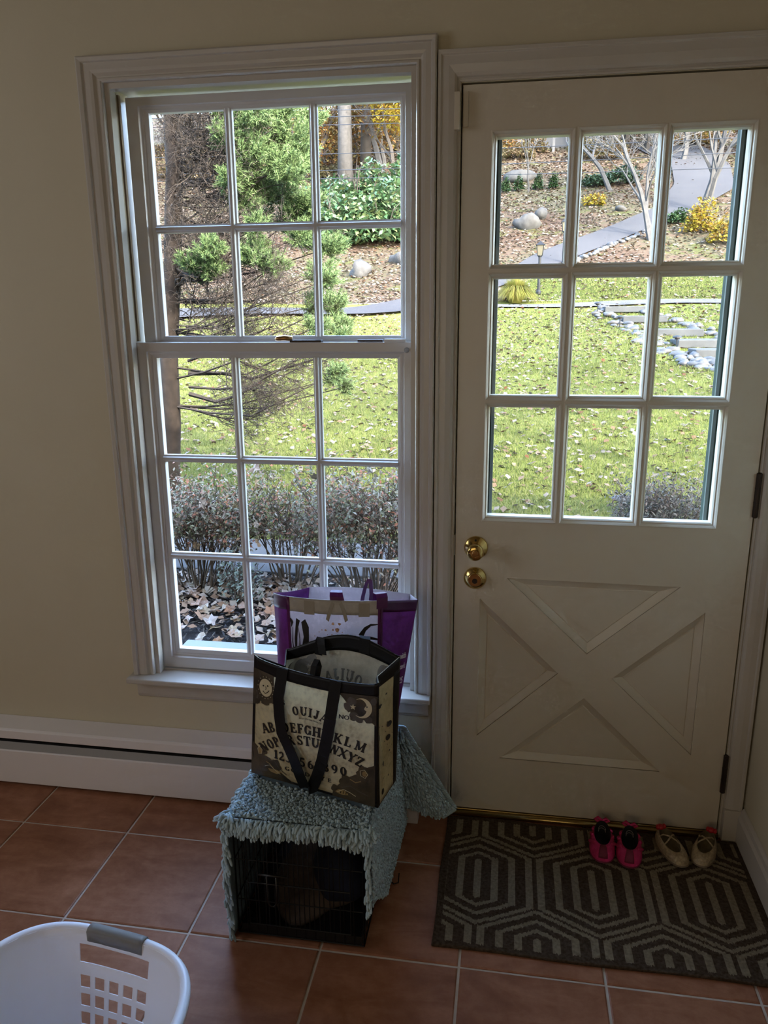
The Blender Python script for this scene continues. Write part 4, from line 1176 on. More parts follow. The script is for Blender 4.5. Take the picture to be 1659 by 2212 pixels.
def font_polys(text, size):
    """triangles of the built-in sans face, baseline at 0, left aligned at 0"""
    cu = bpy.data.curves.new('t', 'FONT'); cu.body = text; cu.size = size; cu.resolution_u = 3
    o = bpy.data.objects.new('t', cu); COL.objects.link(o)
    bpy.context.view_layer.update()
    me = bpy.data.meshes.new_from_object(o.evaluated_get(bpy.context.evaluated_depsgraph_get()))
    ps = [[(me.vertices[i].co.x, me.vertices[i].co.y) for i in p.vertices] for p in me.polygons]
    w = max((p[0] for q_ in ps for p in q_), default=0)
    bpy.data.objects.remove(o); bpy.data.meshes.remove(me); bpy.data.curves.remove(cu)
    return ps, w
def sans(text, u, v, h, slant=0.0, sx=1.0, rot=0.0, centre=True):
    ps, w = font_polys(text, h / 0.70)
    c, s = math.cos(rot), math.sin(rot); k = w / 2 if centre else 0
    return [[(u + ((x - k) * sx + slant * y) * c - (y - h / 2) * s, v + ((x - k) * sx + slant * y) * s + (y - h / 2) * c) for x, y in q_] for q_ in ps]
T2 = sans('NO', .752, .705, .036, sx=1.05 * asp) + sans('YES', .245, .705, .036, sx=1.05 * asp)
for ch, u in zip('GOODBYE', (.305, .357, .410, .470, .540, .592, .644)): T2 += sans(ch, u, .133, .036, sx=1.1 * asp)
for ch, (u, v, r_) in zip('MYSTIFYINGORACLE', arch([.415 + .0108 * k + (.006 if k > 9 else 0) for k in range(16)], lambda u: .622 - 1.2 * (u - .496) ** 2)): T2 += sans(ch, u, v, .0115, sx=asp * .9, rot=r_)
bold = [[(u + du, v) for u, v in q_] for q_ in T2 for du in (-.0016, .0016)]
print_on('small_lettering', bold, bag_front, 0.0013, M['ink'], pf_)
# small motifs on the right gusset
S_ = []
def hand(u, v, s, su=3.0):
    q_ = disc(u, v, s * su * .55, s * .6, 12)
    for k, a in enumerate((-50, -22, 0, 22, 55)): q_ += ribbon2([(u, v), (u + math.sin(math.radians(a)) * s * su * 1.2, v + math.cos(math.radians(a)) * s * 1.25)], s * .6)
    return q_
for u, v, s in ((.55, .70, .020), (.45, .25, .022)): S_ += hand(u, v, s)
for u, v, s in ((.30, .585, .02), (.35, .79, .018)): S_ += star(u, v, s * 1.6, 2.4, 9, .35)
for u, v in ((.45, .36), (.72, .31), (.35, .16), (.62, .13), (.25, .86), (.70, .78), (.2, .45)): S_ += star(u, v, .012, 2.6, 5)
for u, v in ((.3, .5), (.75, .52), (.5, .93), (.28, .07), (.7, .42)): S_ += disc(u, v, .07, .022, 14)
for k in range(26): S_ += disc(rnd.uniform(.14, .84), rnd.uniform(.03, .86), .012, .004, 6)
print_on('motifs', S_, bag_right, 0.0013, M['ink'], pr_)
# the same print showing through on the inside of the back panel
B_ = blob(.86, .80, .10, .085, 31, .06) + blob(.10, .78, .09, .10, 33, .06) + blob(.76, .86, .05, .03, 34, .06)
print_on('ghost_clouds', B_, bag_back, -0.0022, paint('ghost_cloud', (0.24, 0.24, 0.23), 0.6, 0.3, 20), pb_)
mir = lambda qs: [[(1.0 - u, v) for u, v in q_] for q_ in qs]
B2 = [[(u - .02, v) for u, v in q_] for q_ in sum([place(ch, u, v, .085, r_, asp) for ch, (u, v, r_) in zip('OUIJA', arch((.355, .43, .49, .545, .612), lambda u: .725 - 1.3 * (u - .49) ** 2))], [])]
B2 += sans('NO', .745, .735, .036, sx=asp)
print_on('ghost_lettering', B2, bag_back, -0.0026, M['ink_ghost'], pb_)
B3 = star(.775, .80, .026, asp) + [[(u - .01, v + .005) for u, v in q_] for q_ in mo] + disc(.10, .76, .055, .07)
print_on('ghost_sun_and_moon', B3, bag_back, -0.0028, M['ink_ghost_pale'], pb_)
# handles
def onf(u, v, lift): return bag_front(u, v) + FN * lift
across = (FRb - FLb).normalized()
hl = [(.245, 1.0, .004), (.245, .90, .006), (.240, .75, .010), (.262, .60, .012), (.290, .47, .014), (.345, .38, .016), (.400, .27, .018), (.440, .14, .018), (.470, .04, .016), (.492, .022, .012), (.520, .045, .010), (.560, .15, .010), (.605, .30, .010), (.640, .48, .010), (.662, .68, .008), (.673, .90, .005), (.675, 1.0, .003)]
sides = []
for i, (u, v, l_) in enumerate(hl):
    a, b_ = hl[max(0, i - 1)], hl[min(len(hl) - 1, i + 1)]
    t = onf(*b_) - onf(*a); s = FN.cross(t).normalized()
    sides.append(s if s.dot(across) > 0 or 8 <= i <= 10 else -s)
half = [k for k in range(9)]
strap('handle', [onf(*h) for h in hl[:10]], .030, [s if s.dot(across) > 0 else -s for s in sides[:10]], M['trimblack'], bag)
strap('handle', [onf(*h) for h in hl[9:]], .030, [s if s.dot(across) > 0 else -s for s in sides[9:]], M['trimblack'], bag)
bkp = lambda u, v, l_: Vector(bag_back(u, v)) + Vector((.02, -.10, 0)).normalized() * l_
strap('handle', [bkp(.70, .88, .004), bkp(.70, .99, .005), bkp(.69, 1.015, .010), bkp(.68, .97, .020), bkp(.66, .90, .024)], .022, across, M['trimblack'], bag)
strap('handle', [bkp(.30, .90, .003), bkp(.30, 1.0, .003), bkp(.30, 1.01, -.004), bkp(.30, .96, -.010)], .030, across, M['trimblack'], bag)
strap('inner_handle', [onf(.475, .90, -.004), onf(.475, 1.06, -.010), onf(.485, 1.10, -.020), onf(.50, 1.05, -.022), onf(.50, .95, -.014)], .014, across, M['trimblack'], bag)

# ------------------------------------------------------------------ purple tote bag behind it
M['purple'] = parchment('purple_film', (0.24, 0.05, 0.29), (0.17, 0.03, 0.20), 0.42)
M['purple_dark'] = paint('purple_hem', (0.060, 0.010, 0.075), 0.3, 0.2, 8.0)
M['purple_edge'] = paint('purple_piping', (0.085, 0.008, 0.080), 0.35, 0.2, 8.0)
M['whitefilm'] = parchment('white_film', (0.68, 0.62, 0.64), (0.66, 0.61, 0.62), 0.45)
M['hemfilm'] = parchment('white_hem', (0.50, 0.46, 0.40), (0.45, 0.41, 0.36), 0.25)
M['hem_strap'] = paint('folded_strap_under_film', (0.30, 0.265, 0.215), 0.5, 0.1)
M['orange'] = paint('orange_print', (0.55, 0.16, 0.06), 0.5, 0.4, 60.0)
M['peach'] = paint('peach_print', (0.62, 0.36, 0.22), 0.5, 0.3, 60.0)
M['white_ink'] = paint('white_ink', (0.88, 0.80, 0.88), 0.5, 0.05)
O2 = Vector((-0.30, -0.18, 0.36))
pb = prop(empty('tote_bag', O2), 'purple and white glossy tote bag standing behind the parchment one', 'tote bag')
V3 = lambda *a: Vector(a) - O2
tp = {'L': V3(-.486, -.178, .767), 'FL': V3(-.432, -.235, .781), 'FR': V3(-.1765, -.235, .782), 'R': V3(-.0880, -.162, .7615), 'BR': V3(-.118, -.080, .745), 'BL': V3(-.410, -.082, .752)}
bt = {'L': V3(-.470, -.205, .3615), 'FL': V3(-.420, -.255, .3615), 'FR': V3(-.185, -.255, .3615), 'R': V3(-.150, -.195, .3615), 'BR': V3(-.165, -.120, .3615), 'BL': V3(-.440, -.120, .3615)}
def ppanel(a, b_, bulge=0.0, rise=0.0):
    n_ = ((bt[b_] - bt[a]).cross(tp[a] - bt[a])).normalized()
    def P(u, v):
        p = (bt[a] * (1 - u) + bt[b_] * u) * (1 - v) + (tp[a] * (1 - u) + tp[b_] * u) * v
        uu, vv = min(1, max(0, u)), min(1, max(0, v))
        return p + n_ * (bulge * math.sin(PI * uu) * math.sin(PI * vv * .9)) + Vector((0, 0, rise * math.sin(PI * uu) * vv ** 3))
    return P
pw_front, pw_right, pw_left = ppanel('FL', 'FR', .012, -.004), ppanel('FR', 'R', .010), ppanel('L', 'FL', .008)
pw_back, pw_bl, pw_br = ppanel('BR', 'BL', .006, .008), ppanel('BL', 'L', .0, -.004), ppanel('R', 'BR', .0)
pf2 = panel('front_panel', pw_front, M['whitefilm'], M['whitefilm'], parent=pb, th=.0012)
pr2 = panel('side_panel', pw_right, M['purple'], M['purple'], parent=pb, th=.0012)
panel('side_panel', pw_left, M['purple'], M['purple'], parent=pb, th=.0012)
panel('back_panel', pw_back, M['whitefilm'], M['whitefilm'], parent=pb, th=.0012)
panel('side_panel', pw_bl, M['purple'], M['purple'], parent=pb, th=.0012)
panel('side_panel', pw_br, M['purple'], M['whitefilm'], parent=pb, th=.0012)
m_ = MB(); m_.add([bt[k] for k in ('L', 'FL', 'FR', 'R', 'BR', 'BL')], [(0, 1, 2, 3, 4, 5)]); m_.build('bottom', M['purple_dark'], pb, solid=.002)
def pband(name, fn, u0, u1, v0, v1, mat, lift=.0008):
    o = band(name, fn, u0, u1, v0, v1, lift, False, pb); o.data.materials[0] = mat; return o
pband('hem', pw_front, .0, 1, .905, 1.0, M['hemfilm']); pband('hem', pw_right, 0, 1, .925, 1.0, M['purple_dark']); pband('hem', pw_left, 0, 1, .91, 1.0, M['purple_dark'])
pband('piping', pw_front, 0, .030, 0, 1, M['purple_edge'], .0016); pband('piping', pw_front, .972, 1.0, 0, 1, M['purple_edge'], .0016); pband('piping', pw_right, 0, .05, 0, 1, M['purple_edge'], .0012)
hs = []
for a, b_ in ((.19, .30), (.77, .885)): hs += [[(a, .895), (b_, .895), (b_, .985), (a, .985)]]
hs += ribbon2([(.50, .985), (.47, .93), (.44, .865)], .035) + ribbon2([(.58, .985), (.615, .93), (.645, .865)], .035)
print_on('strap_shapes', hs, pw_front, .0013, M['hem_strap'], pf2)  # darker strap shapes laid over the front film
br = ribbon2([(.03, .855), (.05, .83), (.04, .80)], [.02, .03, .006]) + ribbon2([(.055, .80), (.045, .70), (.06, .62), (.11, .57)], [.005, .01, .012, .008])
br += ribbon2([(.118, .855), (.10, .80), (.085, .72), (.08, .62)], [.045, .03, .03, .012]) + ribbon2([(.125, .62), (.13, .72), (.12, .80)], [.02, .01, .004])
br += ribbon2([(.175, .85), (.20, .80), (.205, .74), (.19, .67), (.165, .60), (.15, .54)], [.05, .075, .06, .075, .05, .03])
br += ribbon2([(.985, .845), (.90, .842), (.84, .815), (.80, .775), (.83, .755), (.90, .755), (.985, .745)], [.004, .016, .03, .055, .03, .02, .012])
br += ribbon2([(.965, .72), (.95, .69), (.97, .64), (.96, .56)], [.004, .03, .025, .03]) + blob(.775, .67, .035, .05, 44, .05) + disc(.83, .62, .012, .018, 14)
br += ribbon2([(.775, .62), (.81, .59), (.86, .58), (.90, .585)], [.02, .02, .015, .004])
print_on('brush_strokes', br, pw_front, .0011, M['ink'], pf2)
og = blob(.40, .615, .13, .075, 51, .06) + ribbon2([(.43, .68), (.45, .70), (.50, .685)], .012)
print_on('pumpkin', og, pw_front, .0011, M['orange'], pf2)
pc = []
for u, v, r in ((.50, .845, .016), (.57, .845, .016), (.50, .805, .012), (.545, .805, .024), (.49, .77, .012), (.465, .735, .022), (.66, .775, .012), (.70, .725, .02), (.42, .80, .012), (.38, .80, .007), (.35, .785, .006), (.53, .77, .008), (.44, .77, .006), (.30, .755, .006), (.60, .79, .007)): pc += blob(u, v, r, r * .55, int(u * 97), .15, 10)
print_on('spots', pc, pw_front, .0011, M['peach'], pf2)
ri = []
for k in range(7): ri += ribbon2([(.29 + .04 * k, .60), (.30 + .035 * k, .65), (.33 + .03 * k, .675)], .004)
print_on('pumpkin_ribs', ri, pw_front, .0015, M['peach'], pf2)
tx = sans('with', .70, .62, .042, sx=2.9) + sans('work', .70, .545, .042, sx=2.9) + sans('es', .74, .455, .075, sx=2.9) + sans('e', .72, .375, .042, sx=2.9) + sans('3t', .72, .30, .048, sx=2.9) + sans('w.', .74, .19, .06, slant=.25, sx=2.9)
tx = [[(u + du, v) for u, v in q_] for q_ in tx for du in (-.008, .008)]
print_on('side_lettering', tx, pw_right, .0011, M['white_ink'], pr2)
# purple loop handles
hp = lambda u, v, l_: pw_back(u, v) - Vector((0, l_, 0))
strap('handle', [hp(.46, .88, .006), hp(.455, .95, .007), hp(.44, 1.02, .010), hp(.425, 1.06, .012), hp(.41, 1.082, .012), hp(.395, 1.07, .012), hp(.385, 1.03, .010), hp(.375, .97, .008), hp(.375, .88, .006)], .011, (1, 0, .15), M['purple_edge'], pb)
fp_ = lambda u, v, l_: pw_front(u, v) + Vector((0, l_, 0))
strap('handle', [fp_(.515, .965, .004), fp_(.505, 1.02, .004), fp_(.50, 1.04, .012), fp_(.505, 1.045, .024), fp_(.52, 1.04, .030)], .022, (1, 0, 0), M['purple_edge'], pb)
strap('handle', [fp_(.60, .965, .004), fp_(.575, 1.02, .004), fp_(.56, 1.04, .012), fp_(.545, 1.045, .024), fp_(.53, 1.04, .030)], .016, (1, 0, .1), M['purple_edge'], pb)
rp_ = lambda u, v, l_: pw_right(u, v) - Vector((.03, -.04, 0)).normalized() * l_
strap('handle', [rp_(.02, .95, -.002), rp_(.02, 1.02, -.002), rp_(.03, 1.04, .006), rp_(.04, 1.035, .025), rp_(.04, .97, .030)], .030, (1, .5, 0), M['purple_edge'], pb)

# ------------------------------------------------------------------ shoes on the mat
M['pink'] = paint('pink_knit', (0.50, 0.018, 0.115), 0.75, 0.25, 40.0, bump=0.5, bscale=220)
M['maroon'] = paint('dark_pink_stripe', (0.17, 0.012, 0.045), 0.7, 0.2, 40.0)
M['lining'] = paint('shoe_lining', (0.012, 0.011, 0.012), 0.9, 0.2)
M['lace'] = paint('grey_lining_edge', (0.22, 0.20, 0.21), 0.7, 0.1)
M['gold'] = paint('gold_glitter', (0.42, 0.33, 0.205), 0.36, 0.35, 160.0, metal=0.25, bump=0.6, bscale=400)
M['gold_in'] = paint('gold_insole', (0.17, 0.13, 0.065), 0.8, 0.2)
M['gold_sole'] = paint('tan_sole', (0.20, 0.15, 0.10), 0.7, 0.1)
M['red'] = paint('red_bow', (0.42, 0.012, 0.018), 0.3, 0.1)
def shoe(name, loc_, rz, L_, W_, oc, ol, ow, h0, h1, up, lin, sole, toe_h):
    e = empty(name, loc_, rz)
    NT, NS = 40, 9
    def so(t):
        s_ = math.sin(t)
        return (W_ / 2 * math.copysign(abs(s_) ** .82, s_) * (1 + .14 * math.cos(t)), -L_ / 2 * math.cos(t))
    def op(t):
        return (ow * math.sin(t), oc - ol * math.cos(t), h0 + (h1 - h0) * (0.5 - 0.5 * math.cos(t)) ** 1.5)
    def P(u, v):
        t = 2 * PI * u; sx_, sy_ = so(t); ox, oy, oz = op(t)
        k = v; bul = math.sin(PI * min(1, v * 1.15)) * .10 * (1 - v)
        x = sx_ * (1 - k) + ox * k + sx_ * bul; y = sy_ * (1 - k) + oy * k + sy_ * bul * .6
        z = 0.006 + (oz - 0.006) * (1 - (1 - v) ** (2.1 if math.cos(t) > 0 else 1.3)) + toe_h * max(0, math.cos(t)) * math.sin(PI * v)
        return (x, y, z)
    m_ = MB(); m_.grid(P, NT, NS, closed_u=True); m_.build('upper', up, e, smooth=True)
    m_ = MB()
    for zz, k in ((0.0005, .97), (0.0035, 1.02), (0.0075, 1.0)):
        for i in range(NT):
            x, y = so(2 * PI * i / NT); m_.v.append((x * k, y * k, zz))
    for j in range(2):
        for i in range(NT): m_.f.append((j * NT + i, j * NT + (i + 1) % NT, (j + 1) * NT + (i + 1) % NT, (j + 1) * NT + i))
    m_.f += [tuple(range(NT))[::-1], tuple(2 * NT + i for i in range(NT))]
    m_.build('sole', sole, e)
    m_ = MB()
    def Q(u, v):
        t = 2 * PI * u; ox, oy, oz = op(t); return (ox * (1 - .06 * v), oc + (oy - oc) * (1 - .05 * v), oz + (0.0095 - oz) * v)
    m_.grid(Q, NT, 4, closed_u=True); m_.f.append(tuple(4 * NT + i for i in range(NT)))
    m_.build('lining', lin, e, smooth=True)
    return e, P, op
def shoe_face(P, polys, name, mat, e, lift=.0007):
    return print_on(name, polys, lambda u, v: P(u % 1.0, v), -lift, mat, e, clip=False)
for x, y, rz, lab in ((0.4440, -0.1130, math.radians(-4), 'pink knit child shoe with dark toe stripe, left one of the pink pair'),
                      (0.5180, -0.1230, math.radians(-8), 'pink knit child shoe with dark toe stripe, beside the gold shoe')):
    e, P, op = shoe('child_shoe', (x, y, 0.0095), rz, 0.142, 0.070, 0.010, 0.044, 0.0235, 0.034, 0.050, M['pink'], M['lining'], M['maroon'], .006)
    prop(e, lab, 'shoe', 'pair of pink shoes on the mat')
    m_ = MB()
    def ST(u, v): return Vector(P(((u - .5) * .085) % 1.0, .12 + .86 * v)) + Vector((0, -.0006, .0011))
    m_.grid(ST, 5, 8); m_.build('toe_stripe', M['maroon'], e, smooth=True, solid=.001)
    m_ = MB()
    for k, off in ((0, .0), (1, .006)):
        m_.tube([(.010 * math.cos(a), 0.030 + .018 * math.sin(a) + off * .3, 0.030 + off) for a in [PI * j / 10 for j in range(11)]], .0012, 6)
    m_.build('inner_binding', M['lace'], e, smooth=True)
    for k in range(3):
        a0 = [.62, .70, .80][k]
        pts = [Vector(P(a0 + .015 * j - .03, .25 + .07 * j)) * 1.02 for j in range(8)]
        MB().tube([tuple(p) for p in pts], .0042, 8).build('side_ruffle', M['pink'], e, smooth=True)
        MB().tube([(-p.x, p.y, p.z) for p in pts], .0042, 8).build('side_ruffle', M['pink'], e, smooth=True)
    m_ = MB(); m_.tube([(0, .060, .046), (-.012, .066, .052), (-.020, .064, .047), (-.010, .060, .042), (0, .060, .044), (.012, .066, .050), (.020, .064, .045), (.010, .060, .041), (0, .060, .043)], .0045, 8)
    m_.build('heel_bow', M['pink'], e, smooth=True)
for x, y, rz, s, lab in ((0.6370, -0.1020, math.radians(20), 1, 'gold glitter strap shoe with red bow, beside the pink pair'),
                         (0.7300, -0.0940, math.radians(-24), -1, 'gold glitter strap shoe with red bow, nearest the right wall')):
    e, P, op = shoe('strap_shoe', (x, y, 0.0095), rz, 0.140, 0.062, 0.010, 0.045, 0.022, 0.025, 0.042, M['gold'], M['gold_in'], M['gold_sole'], .004)
    prop(e, lab, 'shoe', 'pair of gold shoes on the mat')
    m_ = MB(); m_.tube([(-.024 * s, .002, .022), (-.016 * s, -.002, .036), (-.002 * s, .006, .043), (.012 * s, .018, .040), (.021 * s, .026, .028)], .0022, 8); m_.build('strap', M['gold'], e, smooth=True)
    m_ = MB(); m_.tube([(.024 * s, -.004, .022), (.014 * s, .000, .035), (.000, .012, .042), (-.012 * s, .026, .039), (-.020 * s, .034, .028)], .0022, 8); m_.build('strap', M['gold'], e, smooth=True)
    m_ = MB().lathe([(.003, -.002), (.0045, .0), (.003, .002)], (.021 * s, .026, .031), 'x', 12); m_.build('buckle', M['gold'], e, smooth=True)
    m_ = MB().lathe([(.003, -.0005), (.0085, .001), (.011, .005), (.009, .010), (.004, .0125)], (-.004 * s, .055, .037), 'z', 14)
    for q_ in (-1, 1): m_.lathe([(.002, -.004), (.0075, -.001), (.007, .004), (.002, .006)], (-.004 * s + q_ * .010, .055, .043), 'x', 12)
    m_.build('bow', M['red'], e, smooth=True)

# ================================================================== outdoors
MATS_BEFORE = set(m.name for m in bpy.data.materials)
KY = [-30, 4.5, 24, 30, 45, 60, 120, 170]
KZ = [-.3, -.3, 1.72, 3.4, 8.4, 13.6, 31, 37]
def gz(y): return float(np.interp(y, KY, KZ))

def ground_mat(name, cols, scale, bump=0.4, scale2=None, rough=0.95):
    m, nt, b = new_mat(name); L = nt.links.new
    tc = N(nt, 'ShaderNodeTexCoord')
    n1 = N(nt, 'ShaderNodeTexNoise', i_Scale=scale, i_Detail=8.0, i_Roughness=0.75)
    L(tc.outputs['Object'], n1.inputs[0])
    n2 = N(nt, 'ShaderNodeTexNoise', i_Scale=scale2 or scale * .08, i_Detail=3.0); L(tc.outputs['Object'], n2.inputs[0])
    mx = N(nt, 'ShaderNodeMath', operation='MULTIPLY_ADD', i_1=0.45); L(n2.outputs[0], mx.inputs[0])
    sc = N(nt, 'ShaderNodeMath', operation='MULTIPLY', i_1=0.55); L(n1.outputs[0], sc.inputs[0]); L(sc.outputs[0], mx.inputs[2])
    k = len(cols); rp = ramp(nt, [(0.33 + 0.34 * i / (k - 1), c) for i, c in enumerate(cols)])
    L(mx.outputs[0], rp.inputs[0]); L(rp.outputs[0], b.inputs['Base Color']); b.inputs['Roughness'].default_value = rough
    b.inputs['Specular IOR Level'].default_value = 0.15
    bp = N(nt, 'ShaderNodeBump', i_Strength=bump, i_Distance=0.02); L(n1.outputs[0], bp.inputs['Height']); L(bp.outputs[0], b.inputs['Normal'])
    return m
M['lawn'] = ground_mat('lawn_soil', [(0.14, 0.19, 0.03), (0.25, 0.30, 0.06), (0.35, 0.38, 0.10), (0.42, 0.40, 0.16)], 9.0, scale2=0.35)
M['litter'] = ground_mat('leaf_litter', [(0.13, 0.085, 0.06), (0.26, 0.17, 0.12), (0.34, 0.245, 0.175), (0.24, 0.24, 0.13), (0.42, 0.34, 0.25)], 3.5, 0.8, 0.22)
def add_grass_patch(m):
    """the hillside is mown grass between the path and the driveway"""
    nt = m.node_tree; L = nt.links.new; b = nt.nodes['Principled BSDF']
    src = b.inputs['Base Color'].links[0].from_socket
    tc = N(nt, 'ShaderNodeTexCoord'); sp = N(nt, 'ShaderNodeSeparateXYZ'); L(tc.outputs['Object'], sp.inputs[0])
    nz = N(nt, 'ShaderNodeTexNoise', i_Scale=0.9, i_Detail=6.0, i_Roughness=0.7); L(tc.outputs['Object'], nz.inputs[0])
    def MA(op, a, b_):
        n = nt.nodes.new('ShaderNodeMath'); n.operation = op
        for i, v in enumerate((a, b_)):
            if isinstance(v, (int, float)): n.inputs[i].default_value = v
            else: L(v, n.inputs[i])
        return n.outputs[0]
    lim = MA('ADD', 26.2, MA('MULTIPLY', nz.outputs[0], 5.5))
    f = MA('MULTIPLY', MA('LESS_THAN', sp.outputs[1], lim), MA('GREATER_THAN', sp.outputs[0], MA('ADD', -.6, MA('MULTIPLY', nz.outputs[0], 2.5))))
    f2 = MA('MULTIPLY', MA('GREATER_THAN', nz.outputs[0], .57), .55)
    f = MA('MAXIMUM', f, f2)
    g = ramp(nt, [(.3, (0.14, 0.20, 0.04)), (.7, (0.30, 0.36, 0.09))]); n2 = N(nt, 'ShaderNodeTexNoise', i_Scale=7.0, i_Detail=6.0); L(tc.outputs['Object'], n2.inputs[0]); L(n2.outputs[0], g.inputs[0])
    mx = N(nt, 'ShaderNodeMix', data_type='RGBA'); L(f, mx.inputs['Factor']); L(src, mx.inputs['A']); L(g.outputs[0], mx.inputs['B']); L(mx.outputs['Result'], b.inputs['Base Color'])
add_grass_patch(M['litter'])
M['mulch'] = ground_mat('dark_mulch', [(0.015, 0.014, 0.014), (0.035, 0.032, 0.032), (0.07, 0.065, 0.065)], 40.0, 1.0, 6.0)
M['asphalt'] = ground_mat('asphalt', [(0.19, 0.195, 0.22), (0.23, 0.235, 0.26), (0.27, 0.275, 0.295)], 5.0, 0.2, 0.5)
M['concrete'] = ground_mat('concrete', [(0.32, 0.33, 0.35), (0.39, 0.40, 0.42), (0.44, 0.445, 0.46)], 12.0, 0.15, 1.0)
M['stone'] = paint('stone_slab', (0.30, 0.315, 0.32), 0.8, 0.2, 6.0, bump=0.5, bscale=14)
M['boulder'] = paint('boulder_stone', (0.20, 0.20, 0.195), 0.9, 0.3, 3.0, bump=0.8, bscale=6)
M['bark'] = paint('juniper_bark', (0.17, 0.125, 0.095), 0.9, 0.5, 12.0, bump=0.9, bscale=24)
M['twig'] = paint('brown_twigs', (0.19, 0.155, 0.13), 0.9, 0.3, 9.0)
M['greybark'] = paint('grey_bark', (0.235, 0.23, 0.225), 0.9, 0.25, 5.0, bump=0.6, bscale=10)
M['darkbark'] = paint('forest_bark', (0.19, 0.165, 0.14), 0.9, 0.3, 4.0)
M['iron'] = paint('black_iron', (0.02, 0.021, 0.024), 0.5, 0.2)
M['lantern'] = paint('lantern_glass', (0.34, 0.31, 0.22), 0.3, 0.1)
M['whitehouse'] = paint('white_clapboard', (0.50, 0.50, 0.51), 0.7, 0.05)
M['roofing'] = paint('grey_shingle', (0.16, 0.16, 0.17), 0.9, 0.2)
M['darkpane'] = paint('dark_window_pane', (0.03, 0.035, 0.04), 0.15, 0.2)

def grid_ground(name, xs, ys, mat, label, cat, dz=0.0, amp=0.03, kind='structure'):
    X, Y = np.meshgrid(np.array(xs), np.array(ys))
    Z = np.interp(Y, KY, KZ) + dz + amp * np.minimum(1, np.maximum(0, (Y - 5) / 6)) * (np.sin(X * .9 + Y * .4) + np.sin(X * .37 - Y * .8 + 1.3))
    n, m_ = len(xs), len(ys)
    idx = np.arange(n * m_).reshape(m_, n)
    F = np.stack([idx[:-1, :-1], idx[:-1, 1:], idx[1:, 1:], idx[1:, :-1]], -1).reshape(-1, 4)
    o = np_mesh(name, np.stack([X, Y, Z], -1).reshape(-1, 3), F, mat, None, True)
    return prop(o, label, cat, kind=kind)
def gzx(X, Y, amp=0.03):
    return np.interp(Y, KY, KZ) + amp * np.minimum(1, np.maximum(0, (Y - 5) / 6)) * (np.sin(X * .9 + Y * .4) + np.sin(X * .37 - Y * .8 + 1.3))
grid_ground('lawn', np.linspace(-30, 30, 61), np.concatenate([np.linspace(3.72, 24.6, 42)]), M['lawn'], 'sunny green lawn sloping up from the house', 'lawn')
grid_ground('hillside', np.linspace(-75, 75, 51), np.concatenate([np.linspace(24.6, 60, 36), np.linspace(64, 170, 22)]), M['litter'], 'leaf covered hillside rising behind the lawn', 'hillside')
m_ = MB(); m_.add([(-8, TH, -.31), (8, TH, -.31), (8, 2.97, -.31), (-8, 2.97, -.31)], [(0, 1, 2, 3)])
prop(m_.build('mulch_bed', M['mulch']), 'dark mulch planting bed below the window', 'planting bed', kind='structure')
m_ = MB().box(-8, 8, 2.95, 3.75, -.40, -.285)
prop(m_.build('walkway', M['concrete'], bevel=.01), 'pale concrete walkway running behind the hedge', 'walkway', kind='structure')
m_ = MB().box(-0.35, 1.4, TH, 1.5, -.40, -.06)
prop(m_.build('stoop', M['concrete'], bevel=.01), 'concrete stoop outside the entry door', 'stoop', kind='structure')

def ribbon_ground(name, A, B, mat, dz, label, cat):
    """strip between two edges (x, y), draped on the slope"""
    A, B = np.array(A, float), np.array(B, float)
    def res(P, n):
        d = np.concatenate([[0], np.cumsum(np.hypot(*np.diff(P, axis=0).T))]); t = np.linspace(0, d[-1], n)
        return np.stack([np.interp(t, d, P[:, 0]), np.interp(t, d, P[:, 1])], -1)
    n, w = 70, 6
    a, b_ = res(A, n), res(B, n); V = []
    for j in range(w + 1):
        p = a * (1 - j / w) + b_ * (j / w); V.append(np.column_stack([p, gzx(p[:, 0], p[:, 1]) + dz]))
    V = np.array(V).reshape(-1, 3); idx = np.arange(n * (w + 1)).reshape(w + 1, n)
    F = np.stack([idx[:-1, :-1], idx[:-1, 1:], idx[1:, 1:], idx[1:, :-1]], -1).reshape(-1, 4)
    return prop(np_mesh(name, V, F, mat, None, True), label, cat, kind='structure')
UP = [(-30, 24.6), (-14, 23.6), (-5.6, 23.4), (-3.61, 24.75), (-1.58, 26.16), (0, 28.77), (.69, 30.32), (3.14, 33.66), (5.3, 36.58), (6.77, 38.65), (8.53, 43.9), (9.2, 49), (8, 56)]
LO = [(-30, 21.2), (-14, 20.6), (-4.6, 21.05), (-3.18, 21.63), (-1.47, 24.39), (.5, 27.7), (2.11, 29.74), (3.71, 31.85), (5.8, 34.51), (8.47, 38.15), (11.2, 42.3), (12.5, 49), (12, 56)]
ribbon_ground('driveway', UP, LO, M['asphalt'], .09, 'grey asphalt driveway curving up the hillside', 'driveway')
ribbon_ground('garden_path', [(-.6, 23.85), (3, 24.2), (6.58, 24.4), (14, 24.6)], [(-.6, 22.8), (3, 23.4), (6.5, 23.95), (14, 24.2)], M['concrete'], .05, 'narrow pale path crossing the top of the lawn', 'path')

